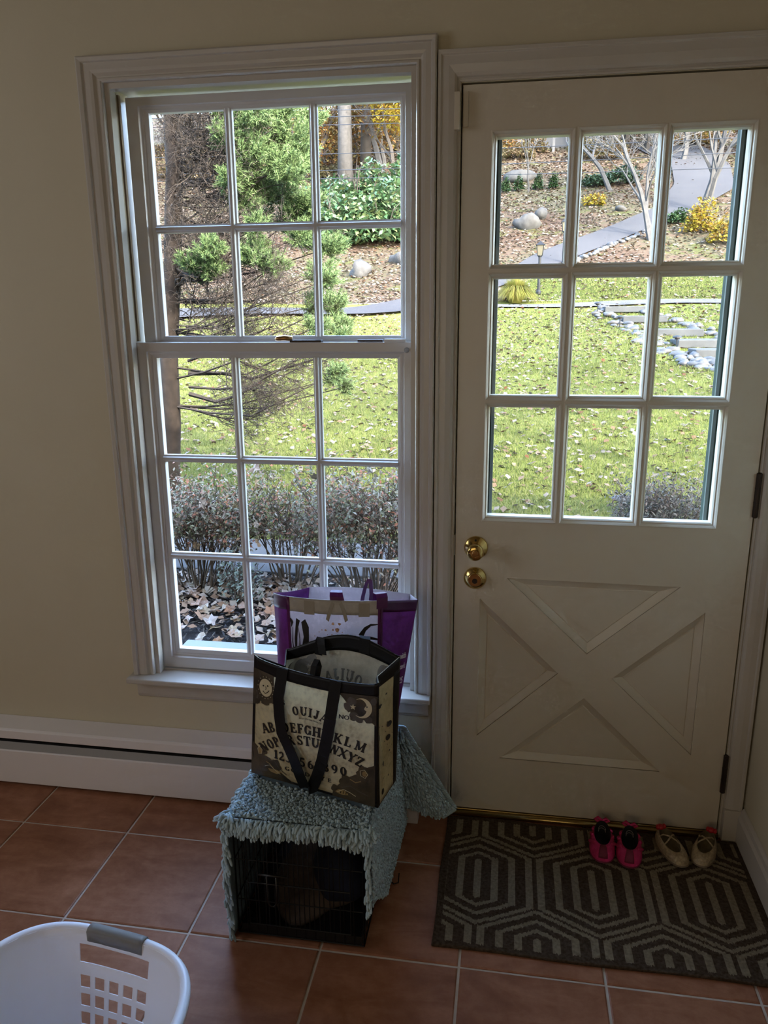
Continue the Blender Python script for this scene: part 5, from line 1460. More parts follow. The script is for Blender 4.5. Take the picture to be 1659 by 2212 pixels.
# ---- leaves, blades and needles as arrays
def frames(n, tilt):
    """random orthonormal pairs lying within tilt of the horizontal"""
    a = R_.uniform(0, 2 * PI, n)
    u = np.stack([np.cos(a), np.sin(a), R_.uniform(-tilt, tilt, n)], -1); u /= np.linalg.norm(u, axis=1)[:, None]
    w = np.stack([-np.sin(a), np.cos(a), R_.uniform(-tilt, tilt, n)], -1); w /= np.linalg.norm(w, axis=1)[:, None]
    return u, w
def leaf_quads(C, size, tilt=.5, asp=.55):
    n = len(C); u, w = frames(n, tilt); s = np.broadcast_to(size, (n,))[:, None] * R_.uniform(.7, 1.25, (n, 1))
    nz = np.cross(u, w)
    V = np.stack([C - u * s, C - w * s * asp + nz * s * .12, C + u * s, C + w * s * asp + nz * s * .12], 1).reshape(-1, 3)
    return V, np.arange(4 * n).reshape(-1, 4)
def blades(C, h, wd, lean=.45):
    n = len(C); a = R_.uniform(0, 2 * PI, n); hh = h * R_.uniform(.5, 1.2, (n, 1))
    side = np.stack([np.cos(a), np.sin(a), 0 * a], -1) * wd
    tip = np.stack([R_.normal(0, lean, n), R_.normal(0, lean, n), np.ones(n)], -1) * hh
    V = np.stack([C - side, C + side, C + tip], 1).reshape(-1, 3)
    return V, np.arange(3 * n).reshape(-1, 3)
def needles(C, D, ln, wd):
    n = len(C); D = D / np.linalg.norm(D, axis=1)[:, None]
    s = np.cross(D, R_.normal(0, 1, (n, 3))); s /= np.linalg.norm(s, axis=1)[:, None]
    L_ = ln * R_.uniform(.6, 1.2, (n, 1))
    V = np.stack([C - s * wd, C + s * wd, C + D * L_], 1).reshape(-1, 3)
    return V, np.arange(3 * n).reshape(-1, 3)

# lawn grass, denser close to the house
M['grass'] = island_mat('grass_blades', [(0.20, 0.28, 0.06), (0.31, 0.39, 0.10), (0.42, 0.47, 0.15), (0.56, 0.54, 0.27), (0.36, 0.43, 0.12)], 0.8, 0.35, 0.05)
def wedge(n, y0, y1, pw=1.0):
    y = y0 + (y1 - y0) * R_.uniform(0, 1, n) ** pw
    x = R_.uniform(-.62, .36, n) * (y + 2.1) + .2
    return x, y
x, y = wedge(170000, 3.8, 13, 1.1); C = np.column_stack([x, y, gzx(x, y) - .004]); V1, F1 = blades(C, .055, .0045)
x, y = wedge(90000, 12, 24.4, 1.0); ok = ~((y > 22.7) & (x > -.5) | (y > 20.6) & (x < -3.0)); x, y = x[ok], y[ok]
C = np.column_stack([x, y, gzx(x, y) - .004]); V2, F2 = blades(C, .065, .010)
x = R_.uniform(.6, 11, 40000); y = R_.uniform(24.3, 29.5, len(x)); ok = (y < 27 + R_.uniform(0, 2.5, len(x))) & (y < np.interp(x, [p[0] for p in LO[3:]], [p[1] for p in LO[3:]]) - .3); x, y = x[ok], y[ok]
V3_, F3_ = blades(np.column_stack([x, y, gzx(x, y) - .004]), .075, .014)
o = np_mesh('grass', np.concatenate([V1, V2, V3_]), np.concatenate([F1, F2 + len(V1), F3_ + len(V1) + len(V2)]), M['grass'])
prop(o, 'short grass blades covering the sloping lawn', 'grass', kind='stuff')
M['fallen'] = island_mat('fallen_leaves', [(0.32, 0.11, 0.045), (0.46, 0.32, 0.20), (0.60, 0.52, 0.43), (0.66, 0.60, 0.52), (0.40, 0.24, 0.14), (0.58, 0.48, 0.34), (0.62, 0.55, 0.46)], 0.6, 0.1, 0.1)
x, y = wedge(12500, 4.3, 24, .9); C = np.column_stack([x, y, gzx(x, y) + R_.uniform(.01, .045, len(x))])
V, F = leaf_quads(C, .034 + .0011 * y, .55, .7)
prop(np_mesh('lawn_leaves', V, F, M['fallen']), 'fallen autumn leaves scattered over the lawn', 'leaves', kind='stuff')
x = R_.uniform(-24, 18, 62000); y = 24.5 + 42 * R_.uniform(0, 1, len(x)) ** 1.4
on_drive = (y < np.interp(x, [p[0] for p in UP[:-1]], [p[1] for p in UP[:-1]])) & (y > np.interp(x, [p[0] for p in LO[:-1]], [p[1] for p in LO[:-1]])) & (R_.uniform(0, 1, len(x)) > .04)
thin = (x > .6) & (y < 29) & (R_.uniform(0, 1, len(x)) > .35)
x, y = x[~(on_drive | thin)], y[~(on_drive | thin)]
C = np.column_stack([x, y, gzx(x, y) + R_.uniform(.01, .08, len(x))]); V, F = leaf_quads(C, .042 + .0009 * y, .6, .75)
prop(np_mesh('hillside_leaves', V, F, M['fallen']), 'fallen leaves carpeting the hillside', 'leaves', kind='stuff')

# ---- mulch chips and the individual leaves in the bed
M['chips'] = island_mat('mulch_chips', [(0.012, 0.012, 0.013), (0.03, 0.03, 0.032), (0.07, 0.068, 0.07), (0.02, 0.02, 0.02), (0.10, 0.085, 0.07)], 0.8)
n = 9000; x = R_.uniform(-3.4, .2, n); y = R_.uniform(.9, 2.95, n)
V, F = leaf_quads(np.column_stack([x, y, R_.uniform(-.305, -.285, n)]), .018, .6, .35)
prop(np_mesh('mulch_chips', V, F, M['chips']), 'dark shredded mulch chips on the bed', 'mulch', kind='stuff')
def leaf_obj_mat(name, cols):
    m, nt, b = new_mat(name); L = nt.links.new
    oi = N(nt, 'ShaderNodeObjectInfo'); k = len(cols); rp = ramp(nt, [(i / k, c) for i, c in enumerate(cols)])
    tc = N(nt, 'ShaderNodeTexCoord'); nz = N(nt, 'ShaderNodeTexNoise', i_Scale=30.0); L(tc.outputs['Object'], nz.inputs[0])
    L(oi.outputs['Random'], rp.inputs[0]); mx = N(nt, 'ShaderNodeMix', data_type='RGBA', blend_type='MULTIPLY'); mx.inputs['Factor'].default_value = .5
    L(rp.outputs[0], mx.inputs['A']); L(nz.outputs['Color'], mx.inputs['B']); L(mx.outputs['Result'], b.inputs['Base Color'])
    b.inputs['Roughness'].default_value = .5
    return m
M['maple'] = leaf_obj_mat('maple_leaf', [(0.62, 0.40, 0.27), (0.72, 0.58, 0.50), (0.78, 0.68, 0.62), (0.60, 0.30, 0.16), (0.66, 0.50, 0.30), (0.75, 0.62, 0.50)])
def maple_mesh(seed):
    r2 = random.Random(seed); V = [(0, 0, 0.0)]; lob = [1.0, .58, .86, .56, .74, .50, .44, .50, .74, .56, .86, .58]
    for i, l in enumerate(lob):
        t = 2 * PI * i / len(lob); l *= r2.uniform(.75, 1.15)
        V.append((l * math.cos(t), l * math.sin(t), r2.uniform(-.25, .45) * l))
    k = len(lob); F = [(0, 1 + i, 1 + (i + 1) % k) for i in range(k)]
    V += [(-.55, .02, .05), (-1.1, .05, .12), (-1.1, .0, .12)]; F.append((7, k + 2, k + 3))
    me = bpy.data.meshes.new('fallen_leaf'); me.from_pydata(V[:k + 1] + V[k + 1:], [], F); me.update(); me.materials.append(M['maple']); return me
mm = [maple_mesh(s) for s in range(9)]
for k in range(290):
    o = bpy.data.objects.new('fallen_leaf', mm[k % 9]); COL.objects.link(o)
    if k < 200: px_, py_ = rnd.uniform(-2.35, -0.7), rnd.uniform(1.35, 2.75)
    else: px_, py_ = rnd.uniform(-2.2, -0.6), rnd.uniform(2.15, 2.6)
    s = rnd.uniform(.032, .064)
    o.location = (px_, py_, -.288 + rnd.uniform(0, .03)); o.scale = (s, s, s)
    o.rotation_euler = (rnd.uniform(-.5, .5), rnd.uniform(-.5, .5), rnd.uniform(0, 6.3))
    prop(o, 'dry brown maple leaf lying on the mulch below the window', 'leaf', 'maple leaves on the mulch bed')

M['bedlitter'] = island_mat('bed_leaf_litter', [(0.30, 0.16, 0.09), (0.42, 0.26, 0.16), (0.52, 0.38, 0.28), (0.36, 0.20, 0.11), (0.58, 0.48, 0.40)], 0.5, 0.1)
n = 1100; x = R_.uniform(-2.6, -.4, n); y = 1.75 + 1.1 * R_.uniform(0, 1, n) ** .5
V, F = leaf_quads(np.column_stack([x, y, R_.uniform(-.295, -.262, n)]), .030, .7, .75)
prop(np_mesh('bed_leaf_litter', V, F, M['bedlitter']), 'small dry leaf litter covering the mulch under the hedge', 'leaves', kind='stuff')
# ---- branching wood
def wood(lines, n=5):
    """lines: list of (points, radii)"""
    m_ = MB()
    for pts, rs in lines: m_.tube(pts, list(rs), n, caps=False)
    return m_
def grow(out, tips, p, d, L_, r, depth, spread=.6, up=.1, seg_=4, kids=3, shrink=.62, r2=rnd, kidspan=(.35, 1.0), rmin=.0015, jit=.22):
    pts = [Vector(p)]; rs = [r]; d = Vector(d).normalized()
    for i in range(seg_):
        d = (d + Vector((r2.uniform(-1, 1), r2.uniform(-1, 1), r2.uniform(-1, 1))) * jit + Vector((0, 0, up)) * .25).normalized()
        pts.append(pts[-1] + d * (L_ / seg_)); rs.append(max(rmin, r * (1 - .55 * (i + 1) / seg_)))
    out.append((pts, rs))
    if depth == 0:
        tips.append((pts[-1], d)); tips.append((pts[len(pts) // 2], d)); return
    for k in range(kids):
        t = kidspan[0] + (kidspan[1] - kidspan[0]) * (k + r2.random()) / kids
        i = min(seg_ - 1, int(t * seg_)); q_ = pts[i].lerp(pts[i + 1], t * seg_ - i)
        dd = (d + Vector((r2.uniform(-1, 1), r2.uniform(-1, 1), r2.uniform(-.6, 1))) * spread * 1.6).normalized()
        grow(out, tips, q_, dd, L_ * shrink * r2.uniform(.75, 1.2), max(rmin, rs[i] * .6), depth - 1, spread, up, max(2, seg_ - 1), kids, shrink, r2, kidspan, rmin, jit)

# ---- hedge shrubs below the window
M['hedge_leaf'] = island_mat('hedge_leaves', [(0.14, 0.145, 0.085), (0.22, 0.22, 0.135), (0.32, 0.31, 0.24), (0.27, 0.17, 0.13), (0.42, 0.39, 0.34), (0.23, 0.25, 0.14), (0.38, 0.16, 0.10)], 0.45, 0.2, 0.2)
M['hedge_wood'] = paint('hedge_stems', (0.15, 0.11, 0.085), 0.9, 0.3, 12.0)
def shrub(name, c, rx, ry, z0, z1, stems, nleaf, lsize, label, mat, seed, base=None, cat='shrub', group=None, spread=.5, depth=2):
    r2 = random.Random(seed); e = prop(empty(name, (c[0], c[1], -.31 if base is None else base)), label, cat, group)
    out, tips = [], []; gzb = -.31 if base is None else base
    H_ = z1 - gzb
    for k in range(stems):
        a = r2.uniform(0, 2 * PI); q_ = r2.random() ** .5
        tx_, ty_ = rx * q_ * math.cos(a), ry * q_ * math.sin(a)
        d = Vector((tx_, ty_, H_ * .8))
        grow(out, tips, (tx_ * .35, ty_ * .35, 0), d, H_ * r2.uniform(.48, .66), r2.uniform(.004, .008) * max(1, H_), depth, spread, .12, 4, 4, .45, r2, (.45, 1.0))
    o = wood(out, 4).build('stems', M['hedge_wood'], e); o['kind'] = 'stuff'
    tp_ = np.array([t[0] for t in tips]); k = max(1, nleaf // len(tp_) + 1)
    C = np.repeat(tp_, k, 0)[:nleaf] if len(tp_) * k >= nleaf else tp_
    C = C + R_.normal(0, .055 * max(1, H_ * .6), C.shape)
    lo = z0 - gzb
    C[:, 2] = np.clip(C[:, 2], lo, H_ + R_.normal(0, .012, len(C)))
    f = np.hypot(C[:, 0] / (rx * 1.12), C[:, 1] / (ry * 1.12)); C[:, :2] /= np.maximum(1, f)[:, None]
    V, F = leaf_quads(C, lsize, 1.1, .5)
    o = np_mesh('foliage', V, F, mat, e); o['kind'] = 'stuff'
    return e
shrub('hedge_shrub', (-1.90, 2.62), .42, .26, .02, .60, 46, 6200, .0150, 'dusty green hedge shrub with bare brown stems, leftmost below the juniper', M['hedge_leaf'], 1)
shrub('hedge_shrub', (-1.28, 2.74), .36, .22, .10, .56, 26, 2900, .0150, 'thin hedge shrub in the middle with lawn showing through it', M['hedge_leaf'], 2)
shrub('hedge_shrub', (-0.72, 2.50), .42, .30, -.10, .75, 46, 7600, .0155, 'taller dense hedge shrub at the right side of the window view', M['hedge_leaf'], 3)
M['sprig_leaf'] = island_mat('sprig_leaves', [(0.22, 0.29, 0.21), (0.30, 0.38, 0.30), (0.38, 0.45, 0.38)], 0.4, 0.2, 0.6)
shrub('evergreen_sprig', (-1.50, 2.28), .12, .10, -.28, .06, 10, 380, .017, 'small grey green leafy sprig growing in front of the hedge', M['sprig_leaf'], 4)
M['bush_leaf'] = island_mat('bush_leaves', [(0.12, 0.125, 0.095), (0.20, 0.20, 0.165), (0.30, 0.29, 0.26), (0.21, 0.155, 0.125)], 0.5, 0.2, 0.15)
shrub('round_bush', (1.34, 3.62), .42, .36, -.28, .40, 50, 6500, .014, 'round grey leaved bush at the right of the door panes', M['bush_leaf'], 5)
# maple leaves caught in the hedge
for k in range(26):
    o = bpy.data.objects.new('caught_leaf', mm[k % 9]); COL.objects.link(o)
    o.location = (rnd.uniform(-2.15, -.45), rnd.uniform(2.30, 2.5), rnd.uniform(.05, .60)); s = rnd.uniform(.03, .055); o.scale = (s, s, s)
    o.rotation_euler = (rnd.uniform(.6, 1.6), rnd.uniform(-.6, .6), rnd.uniform(0, 6.3))
    prop(o, 'orange brown maple leaf caught in the hedge twigs', 'leaf', 'maple leaves caught in the hedge')

# ---- juniper beside the window
jn = prop(empty('juniper_tree', (-3.0, 4.6, -.3)), 'shaggy juniper tree with brown inner twigs and green tips left of the window view', 'tree')
J0 = Vector((-3.0, 4.6, -.3))
tr = [(-3.02, 4.6, -.34), (-2.99, 4.6, .12), (-2.945, 4.6, .54), (-2.925, 4.6, 1.11), (-2.868, 4.6, 1.6), (-2.815, 4.6, 1.98), (-2.785, 4.6, 2.34), (-2.744, 4.6, 2.70), (-2.742, 4.6, 3.13), (-2.72, 4.62, 3.8), (-2.70, 4.65, 4.6)]
m_ = MB(); m_.tube([Vector(p) - J0 for p in tr], [.105, .090, .086, .083, .080, .078, .076, .072, .066, .05, .02], 14); m_.build('trunk', M['bark'], jn, smooth=True)
def jp(a, b, dy=0.0):
    """a point of the crown: grid of the crown's width and height"""
    return Vector((-1.5 + (a - 680) * .0039 - (b - 235) * .00008, 4.6 + dy, 3.13 - (b - 235) * .0037)) - J0
def trunk_at(z):
    for a, b_ in zip(tr[:-1], tr[1:]):
        if a[2] <= z <= b_[2]:
            t = (z - a[2]) / (b_[2] - a[2]); return Vector(a).lerp(Vector(b_), t) - J0
    return Vector(tr[-1]) - J0
green = [(520, 300, 50), (570, 255, 55), (625, 290, 55), (640, 370, 48), (595, 400, 55), (535, 420, 45), (630, 440, 42), (560, 335, 50), (655, 240, 36), (500, 245, 30), (600, 330, 45), (520, 380, 40), (590, 190, 60), (520, 170, 60), (640, 170, 50), (450, 150, 60),
         (430, 560, 42), (475, 530, 36), (390, 580, 28), (560, 545, 42), (600, 565, 36), (540, 520, 36), (700, 520, 40), (690, 580, 38), (665, 655, 32), (712, 650, 40), (738, 700, 30), (650, 500, 40), (720, 600, 30), (470, 575, 30),
         (540, 455, 40), (600, 465, 40), (650, 330, 40), (565, 480, 36), (610, 240, 45), (530, 250, 40), (660, 420, 36), (580, 300, 45), (550, 390, 40), (515, 330, 36), (620, 350, 40), (722, 820, 26), (748, 800, 24), (740, 845, 20), (700, 700, 30), (755, 720, 20)]
bl, tips = [], []
NC, ND = [], []
r2 = random.Random(21)
for gx, gy, gr in green:
    c = jp(gx, gy, r2.uniform(-.35, .35)); st = trunk_at(max(.7, c.z - .3 + r2.uniform(-.5, .1)))
    mid = st.lerp(c, .5) + Vector((r2.uniform(-.1, .1), r2.uniform(-.15, .15), -.10 + r2.uniform(-.15, .15)))
    bl.append(([st, st.lerp(mid, .5) + Vector((0, 0, -.02)), mid, mid.lerp(c, .6), c], [.011, .009, .007, .005, .003]))
    rr = gr * .0039
    for k in range(int(gr * 1.5)):
        d = Vector((r2.gauss(0, 1), r2.gauss(0, 1), r2.gauss(.25, .8))).normalized()
        tip = c + Vector((d.x * rr, d.y * rr, d.z * rr * .8)) * r2.uniform(.45, 1.05)
        sd = (d + Vector((.35, 0, .5))).normalized(); ln = r2.uniform(.07, .13)
        bl.append(([tip - sd * ln, tip], [.0022, .001]))
        m = 64
        t = np.random.default_rng(k).uniform(-1, .25, m)[:, None]
        base = np.array(tip) + np.array(sd) * ln * t
        NC.append(base); ND.append(np.array(sd) * .9 + R_.normal(0, .55, (m, 3)))
C, D = np.concatenate(NC), np.concatenate(ND)
V, F = needles(C, D, .046, .0034)
M['needles'] = island_mat('juniper_needles', [(0.16, 0.28, 0.09), (0.24, 0.38, 0.14), (0.32, 0.46, 0.20), (0.38, 0.50, 0.22), (0.20, 0.33, 0.12)], 0.55, 0.25)
o = np_mesh('foliage', V, F, M['needles'], jn); o['kind'] = 'stuff'
# long lower limbs and the dead inner twigs
limbs = [[(372, 812), (410, 812), (450, 812), (520, 825), (600, 800), (690, 772)], [(372, 862), (405, 870), (440, 880), (500, 862), (560, 822), (640, 778)], [(372, 845), (450, 848), (520, 842), (600, 860)], [(372, 898), (420, 915), (450, 925), (495, 925)], [(372, 700), (440, 705), (490, 690), (560, 650)], [(372, 718), (430, 728), (500, 730), (570, 700)], [(372, 640), (450, 640), (520, 620), (600, 600)], [(372, 782), (440, 760), (520, 790), (640, 830)]]
for lb in limbs:
    dy = r2.uniform(-.25, .15); pts = [jp(a, b_, dy * i / 3) for i, (a, b_) in enumerate(lb)]
    r0 = .022 if lb[0][1] in (862, 812, 718) else .013
    bl.append((pts, [r0 * (1 - .7 * i / (len(pts) - 1)) for i in range(len(pts))]))
    for k in range(16):
        t = r2.uniform(.25, 1) * (len(pts) - 1); i = min(len(pts) - 2, int(t)); q_ = pts[i].lerp(pts[i + 1], t - i)
        dd = ((pts[i + 1] - pts[i]).normalized() + Vector((r2.uniform(-1, 1), r2.uniform(-1, 1), r2.uniform(-1, .8))) * .8)
        grow(bl, tips, q_, dd, r2.uniform(.22, .45), .004, 2, .7, .0, 4, 4, .6, r2, (.3, 1), .0012, .42)
for k in range(230):
    gx, gy, gr = green[r2.randrange(len(green))]
    if gy > 760: continue
    c = jp(gx, gy, r2.uniform(-.4, .4)); st = trunk_at(min(3.4, max(1.3, c.z + r2.uniform(-.5, .4)))); q_ = st.lerp(c, r2.uniform(.0, .75) ** 1.3)
    d = Vector((r2.uniform(-.3, 1), r2.uniform(-1, 1), r2.uniform(-1, 1)))
    grow(bl, tips, q_, d, r2.uniform(.25, .55), r2.uniform(.003, .006), 2, .8, .0, 5, 4, .6, r2, (.2, 1), .0012, .5)
for k in range(26):
    z = r2.uniform(1.3, 3.6); d = Vector((1, r2.uniform(-.8, .8), r2.uniform(-.5, .7)))
    grow(bl, tips, trunk_at(z), d, r2.uniform(.5, .9), r2.uniform(.006, .010), 2, .7, .0, 6, 4, .5, r2, (.3, 1), .0013, .45)
o = wood(bl, 4).build('branches', M['twig'], jn); o['kind'] = 'stuff'
# dry brown inner needles
tpn = np.array([t[0] for t in tips]); tpd = np.array([t[1] for t in tips])
C = np.repeat(tpn, 3, 0) + R_.normal(0, .03, (len(tpn) * 3, 3)); V, F = needles(C, np.repeat(tpd, 3, 0) + R_.normal(0, .8, (len(C), 3)), .05, .0018)
M['dry'] = island_mat('dry_needles', [(0.20, 0.165, 0.135), (0.28, 0.235, 0.19), (0.14, 0.115, 0.09)], 0.9)
o = np_mesh('dry_twigs', V, F, M['dry'], jn); o['kind'] = 'stuff'

# ---- steps, stones, lights
for x, y, w, d, r in ((3.42, 22.25, 1.15, .75, 0), (3.58, 19.75, 1.12, .85, .02), (3.90, 17.0, 1.10, .85, -.03), (4.12, 15.25, 1.15, .80, .02), (4.20, 13.9, 1.15, .70, 0)):
    s_ = MB(); s_.box(-w / 2, w / 2, -d / 2, d / 2, 0, .17); o = s_.build('stone_step', M['stone'], None, bevel=.02)
    o.location = (x, y, gz(y) - .04); o.rotation_euler = (0, 0, r)
    prop(o, 'grey stone slab step set in the lawn', 'stone step', 'stone steps climbing the lawn')
def stone_mesh(seed, flat=.6):
    import bmesh
    r2 = random.Random(seed); bm = bmesh.new(); bmesh.ops.create_icosphere(bm, subdivisions=2, radius=1.0)
    ph = [Vector((r2.uniform(-1, 1), r2.uniform(-1, 1), r2.uniform(-1, 1))) for _ in range(5)]
    for v in bm.verts:
        k = 1 + sum(.16 * math.sin(3 * v.co.dot(p) + 5 * p.x) for p in ph); v.co = Vector((v.co.x * k, v.co.y * k * .8, v.co.z * k * flat))
    me = bpy.data.meshes.new('river_stone'); bm.to_mesh(me); bm.free(); me.polygons.foreach_set('use_smooth', [True] * len(me.polygons)); return me
sms = [stone_mesh(s) for s in range(5)]
M['pebble'] = leaf_obj_mat('river_stone', [(0.34, 0.36, 0.39), (0.48, 0.49, 0.50), (0.26, 0.29, 0.33), (0.54, 0.53, 0.50), (0.40, 0.38, 0.37)])
for s in sms: s.materials.append(M['pebble'])
def along(P, t):
    k = t * (len(P) - 1); i = min(len(P) - 2, int(k)); f = k - i
    return (P[i][0] * (1 - f) + P[i + 1][0] * f, P[i][1] * (1 - f) + P[i + 1][1] * f)
RL = [(2.71, 22.8), (2.86, 19.05), (3.10, 16.06), (3.35, 14.09), (3.5, 12.9), (3.9, 12.4)]; RR = [(4.05, 22.3), (4.35, 20.0), (4.65, 17.6), (4.85, 15.3), (5.0, 13.8)]
for k in range(210):
    P_, lab = (RL, 'pale river stone in the border left of the stone steps') if k < 135 else (RR, 'pale river stone in the border right of the stone steps')
    x, y = along(P_, rnd.random()); x += rnd.gauss(0, .16); y += rnd.gauss(0, .2); s = rnd.uniform(.06, .15)
    o = bpy.data.objects.new('river_stone', sms[k % 5]); COL.objects.link(o); o.location = (x, y, gz(y) + s * .22); o.scale = (s, s, s * .8); o.rotation_euler = (0, 0, rnd.uniform(0, 6.3))
    prop(o, lab, 'stone', 'river stones beside the steps')
for x, y, s, fl, lab in ((.64, 35.6, .62, .7, 'large grey boulder on the hillside left of the driveway'), (1.43, 37.3, .45, .7, 'smaller grey boulder just uphill of the large one'), (-5.67, 28.4, .55, .6, 'grey boulder below the green thicket'), (-4.45, 30.3, .5, .7, 'grey boulder at the right edge of the window view'), (5.14, 38.5, .35, .5, 'low tan boulder beside the upper driveway'), (.3, 46.6, 1.0, .35, 'long flat boulder above the row of small evergreens')):
    me = stone_mesh(int(abs(x) * 100), fl); me.materials.append(M['boulder']); me.name = 'boulder'
    o = bpy.data.objects.new('boulder', me); COL.objects.link(o); o.location = (x, y, gz(y) + s * fl * .45); o.scale = (s, s, s); o.rotation_euler = (0, 0, x)
    prop(o, lab, 'boulder')
# row of kerb stones along the driveway
KS = [(2.3, 29.6), (3.8, 31.7), (5.9, 34.4)]
for k in range(34):
    x, y = along(KS, k / 33); s = rnd.uniform(.10, .17); o = bpy.data.objects.new('kerb_stone', sms[k % 5]); COL.objects.link(o)
    o.location = (x + rnd.gauss(0, .06), y + rnd.gauss(0, .06), gz(y) + .05); o.scale = (s, s, s); o.rotation_euler = (0, 0, rnd.uniform(0, 6))
    prop(o, 'small pale stone edging the asphalt driveway', 'stone', 'edging stones along the driveway')
for x, y, h, lab in ((2.60, 21.63, .32, 'small black mushroom path light by the top stone step'), (2.79, 18.1, .32, 'small black mushroom path light by the middle of the steps'), (3.47, 14.57, .30, 'small black mushroom path light by the lowest steps'), (1.18, 4.90, .16, 'low path light at the near edge of the lawn')):
    e = prop(empty('path_light', (x, y, gz(y))), lab, 'path light')
    MB().lathe([(.012, -.05), (.012, h * .8)], (0, 0, 0), 'z', 8).build('stake', M['iron'], e)
    MB().lathe([(.05, h * .72), (.05, h * .82), (.10, h * .84), (.09, h * .92), (.03, h)], (0, 0, 0), 'z', 14).build('cap', M['iron'] if h > .2 else M['stone'], e)
for x, y, lab in ((1.02, 25.49, 'black post lantern at the foot of the driveway'), (2.04, 29.55, 'second post lantern farther up beside the driveway')):
    e = prop(empty('post_lantern', (x, y, gz(y))), lab, 'lamp post')
    MB().lathe([(.09, -.1), (.09, .06), (.05, .12), (.045, 1.18), (.07, 1.2), (.07, 1.23)], (0, 0, 0), 'z', 12).build('post', M['iron'], e)
    b_ = MB(); b_.add([(s * .075, t * .075, 1.23) for s, t in ((-1, -1), (1, -1), (1, 1), (-1, 1))] + [(s * .115, t * .115, 1.56) for s, t in ((-1, -1), (1, -1), (1, 1), (-1, 1))], [(0, 1, 5, 4), (1, 2, 6, 5), (2, 3, 7, 6), (3, 0, 4, 7), (0, 3, 2, 1), (4, 5, 6, 7)])
    ln_ = b_.build('lantern', M['lantern'], e)
    for s, t in ((-1, -1), (1, -1), (1, 1), (-1, 1)): MB().tube([(s * .078, t * .078, 1.22), (s * .118, t * .118, 1.57)], .012, 6).build('corner_bar', M['iron'], ln_)
    MB().add([(s * .15, t * .15, 1.56) for s, t in ((-1, -1), (1, -1), (1, 1), (-1, 1))] + [(0, 0, 1.70)], [(0, 1, 4), (1, 2, 4), (2, 3, 4), (3, 0, 4), (3, 2, 1, 0)]).build('roof_cap', M['iron'], e)
# ornamental grass clump
M['ogr'] = island_mat('ornamental_grass_blades', [(0.32, 0.34, 0.05), (0.45, 0.42, 0.08), (0.24, 0.32, 0.05), (0.52, 0.44, 0.12)], 0.6, 0.3)
og = prop(empty('ornamental_grass', (.25, 24.35, gz(24.35))), 'yellow green ornamental grass clump beside the path', 'grass clump')
n = 2600; a = R_.uniform(0, 2 * PI, n); s = R_.uniform(.2, 1, n); base = np.column_stack([np.cos(a) * .2 * s, np.sin(a) * .2 * s, 0 * a])
s = R_.uniform(0, 1, n) ** .7; hh = R_.uniform(.75, 1.05, n)
mid = base + np.column_stack([np.cos(a) * .30 * s, np.sin(a) * .30 * s, hh * (.62 - .12 * s)]); tip = base + np.column_stack([np.cos(a) * .72 * s, np.sin(a) * .72 * s, hh * (.86 - .84 * s ** 1.8)])
sd = np.column_stack([-np.sin(a), np.cos(a), 0 * a]) * .007
V = np.stack([base - sd, base + sd, mid + sd, mid - sd, tip, tip + sd * .2], 1).reshape(-1, 3); k6 = np.arange(n)[:, None] * 6
o = np_mesh('blades', V, np.concatenate([k6 + [0, 1, 2, 3], k6 + [3, 2, 5, 4]]), M['ogr'], og); o['kind'] = 'stuff'

# ---- shrubs and trees on the hillside
def bush(name, x, y, rx, rz_, n, lsize, mat, label, cat='shrub', group=None):
    e = prop(empty(name, (x, y, gz(y))), label, cat, group)
    d = R_.normal(0, 1, (n, 3)); d /= np.linalg.norm(d, axis=1)[:, None]; d[:, 2] = np.abs(d[:, 2])
    rad = R_.uniform(.55, 1.0, (n, 1)) * (1 + .18 * np.sin(4 * d[:, :1] + 3 * d[:, 1:2]) + .12 * np.sin(7 * d[:, 2:3] + x))
    V, F = leaf_quads(d * rad * np.array([rx, rx * .8, rz_]) + [0, 0, .05], lsize, 1.1, .55)
    o = np_mesh('foliage', V, F, mat, e); o['kind'] = 'stuff'
    out, tp2 = [], []
    for k in range(6):
        grow(out, tp2, (0, 0, -.1), (rnd.uniform(-1, 1) * rx, rnd.uniform(-1, 1) * rx, rz_ * 1.5), rz_ * .8, .03 * rx, 1, .5, .1, 3, 3)
    o = wood(out, 4).build('stems', M['darkbark'], e); o['kind'] = 'stuff'
    return e
M['rhodo'] = island_mat('thicket_leaves', [(0.06, 0.15, 0.06), (0.10, 0.22, 0.09), (0.16, 0.30, 0.13), (0.20, 0.34, 0.16), (0.13, 0.26, 0.12), (0.28, 0.37, 0.15)], 0.4, 0.2, .5)
M['evergreen'] = island_mat('evergreen_leaves', [(0.03, 0.09, 0.035), (0.06, 0.14, 0.05), (0.10, 0.19, 0.07)], 0.5, 0.1)
M['conifer'] = island_mat('conifer_leaves', [(0.05, 0.11, 0.065), (0.09, 0.17, 0.10), (0.13, 0.22, 0.13)], 0.5, 0.1)
M['yellow'] = island_mat('yellow_leaves', [(0.55, 0.40, 0.04), (0.66, 0.52, 0.06), (0.48, 0.42, 0.07), (0.40, 0.22, 0.04)], 0.5, 0.35)
M['orange_l'] = island_mat('orange_leaves', [(0.45, 0.20, 0.05), (0.55, 0.30, 0.08), (0.36, 0.16, 0.06), (0.50, 0.38, 0.12)], 0.5, 0.35)
M['brush'] = island_mat('brush_leaves', [(0.22, 0.20, 0.10), (0.30, 0.28, 0.14), (0.36, 0.30, 0.16)], 0.5, 0.35)
M['tan_l'] = island_mat('tan_leaves', [(0.34, 0.22, 0.12), (0.42, 0.30, 0.16), (0.28, 0.18, 0.10), (0.36, 0.32, 0.14)], 0.5, 0.35)
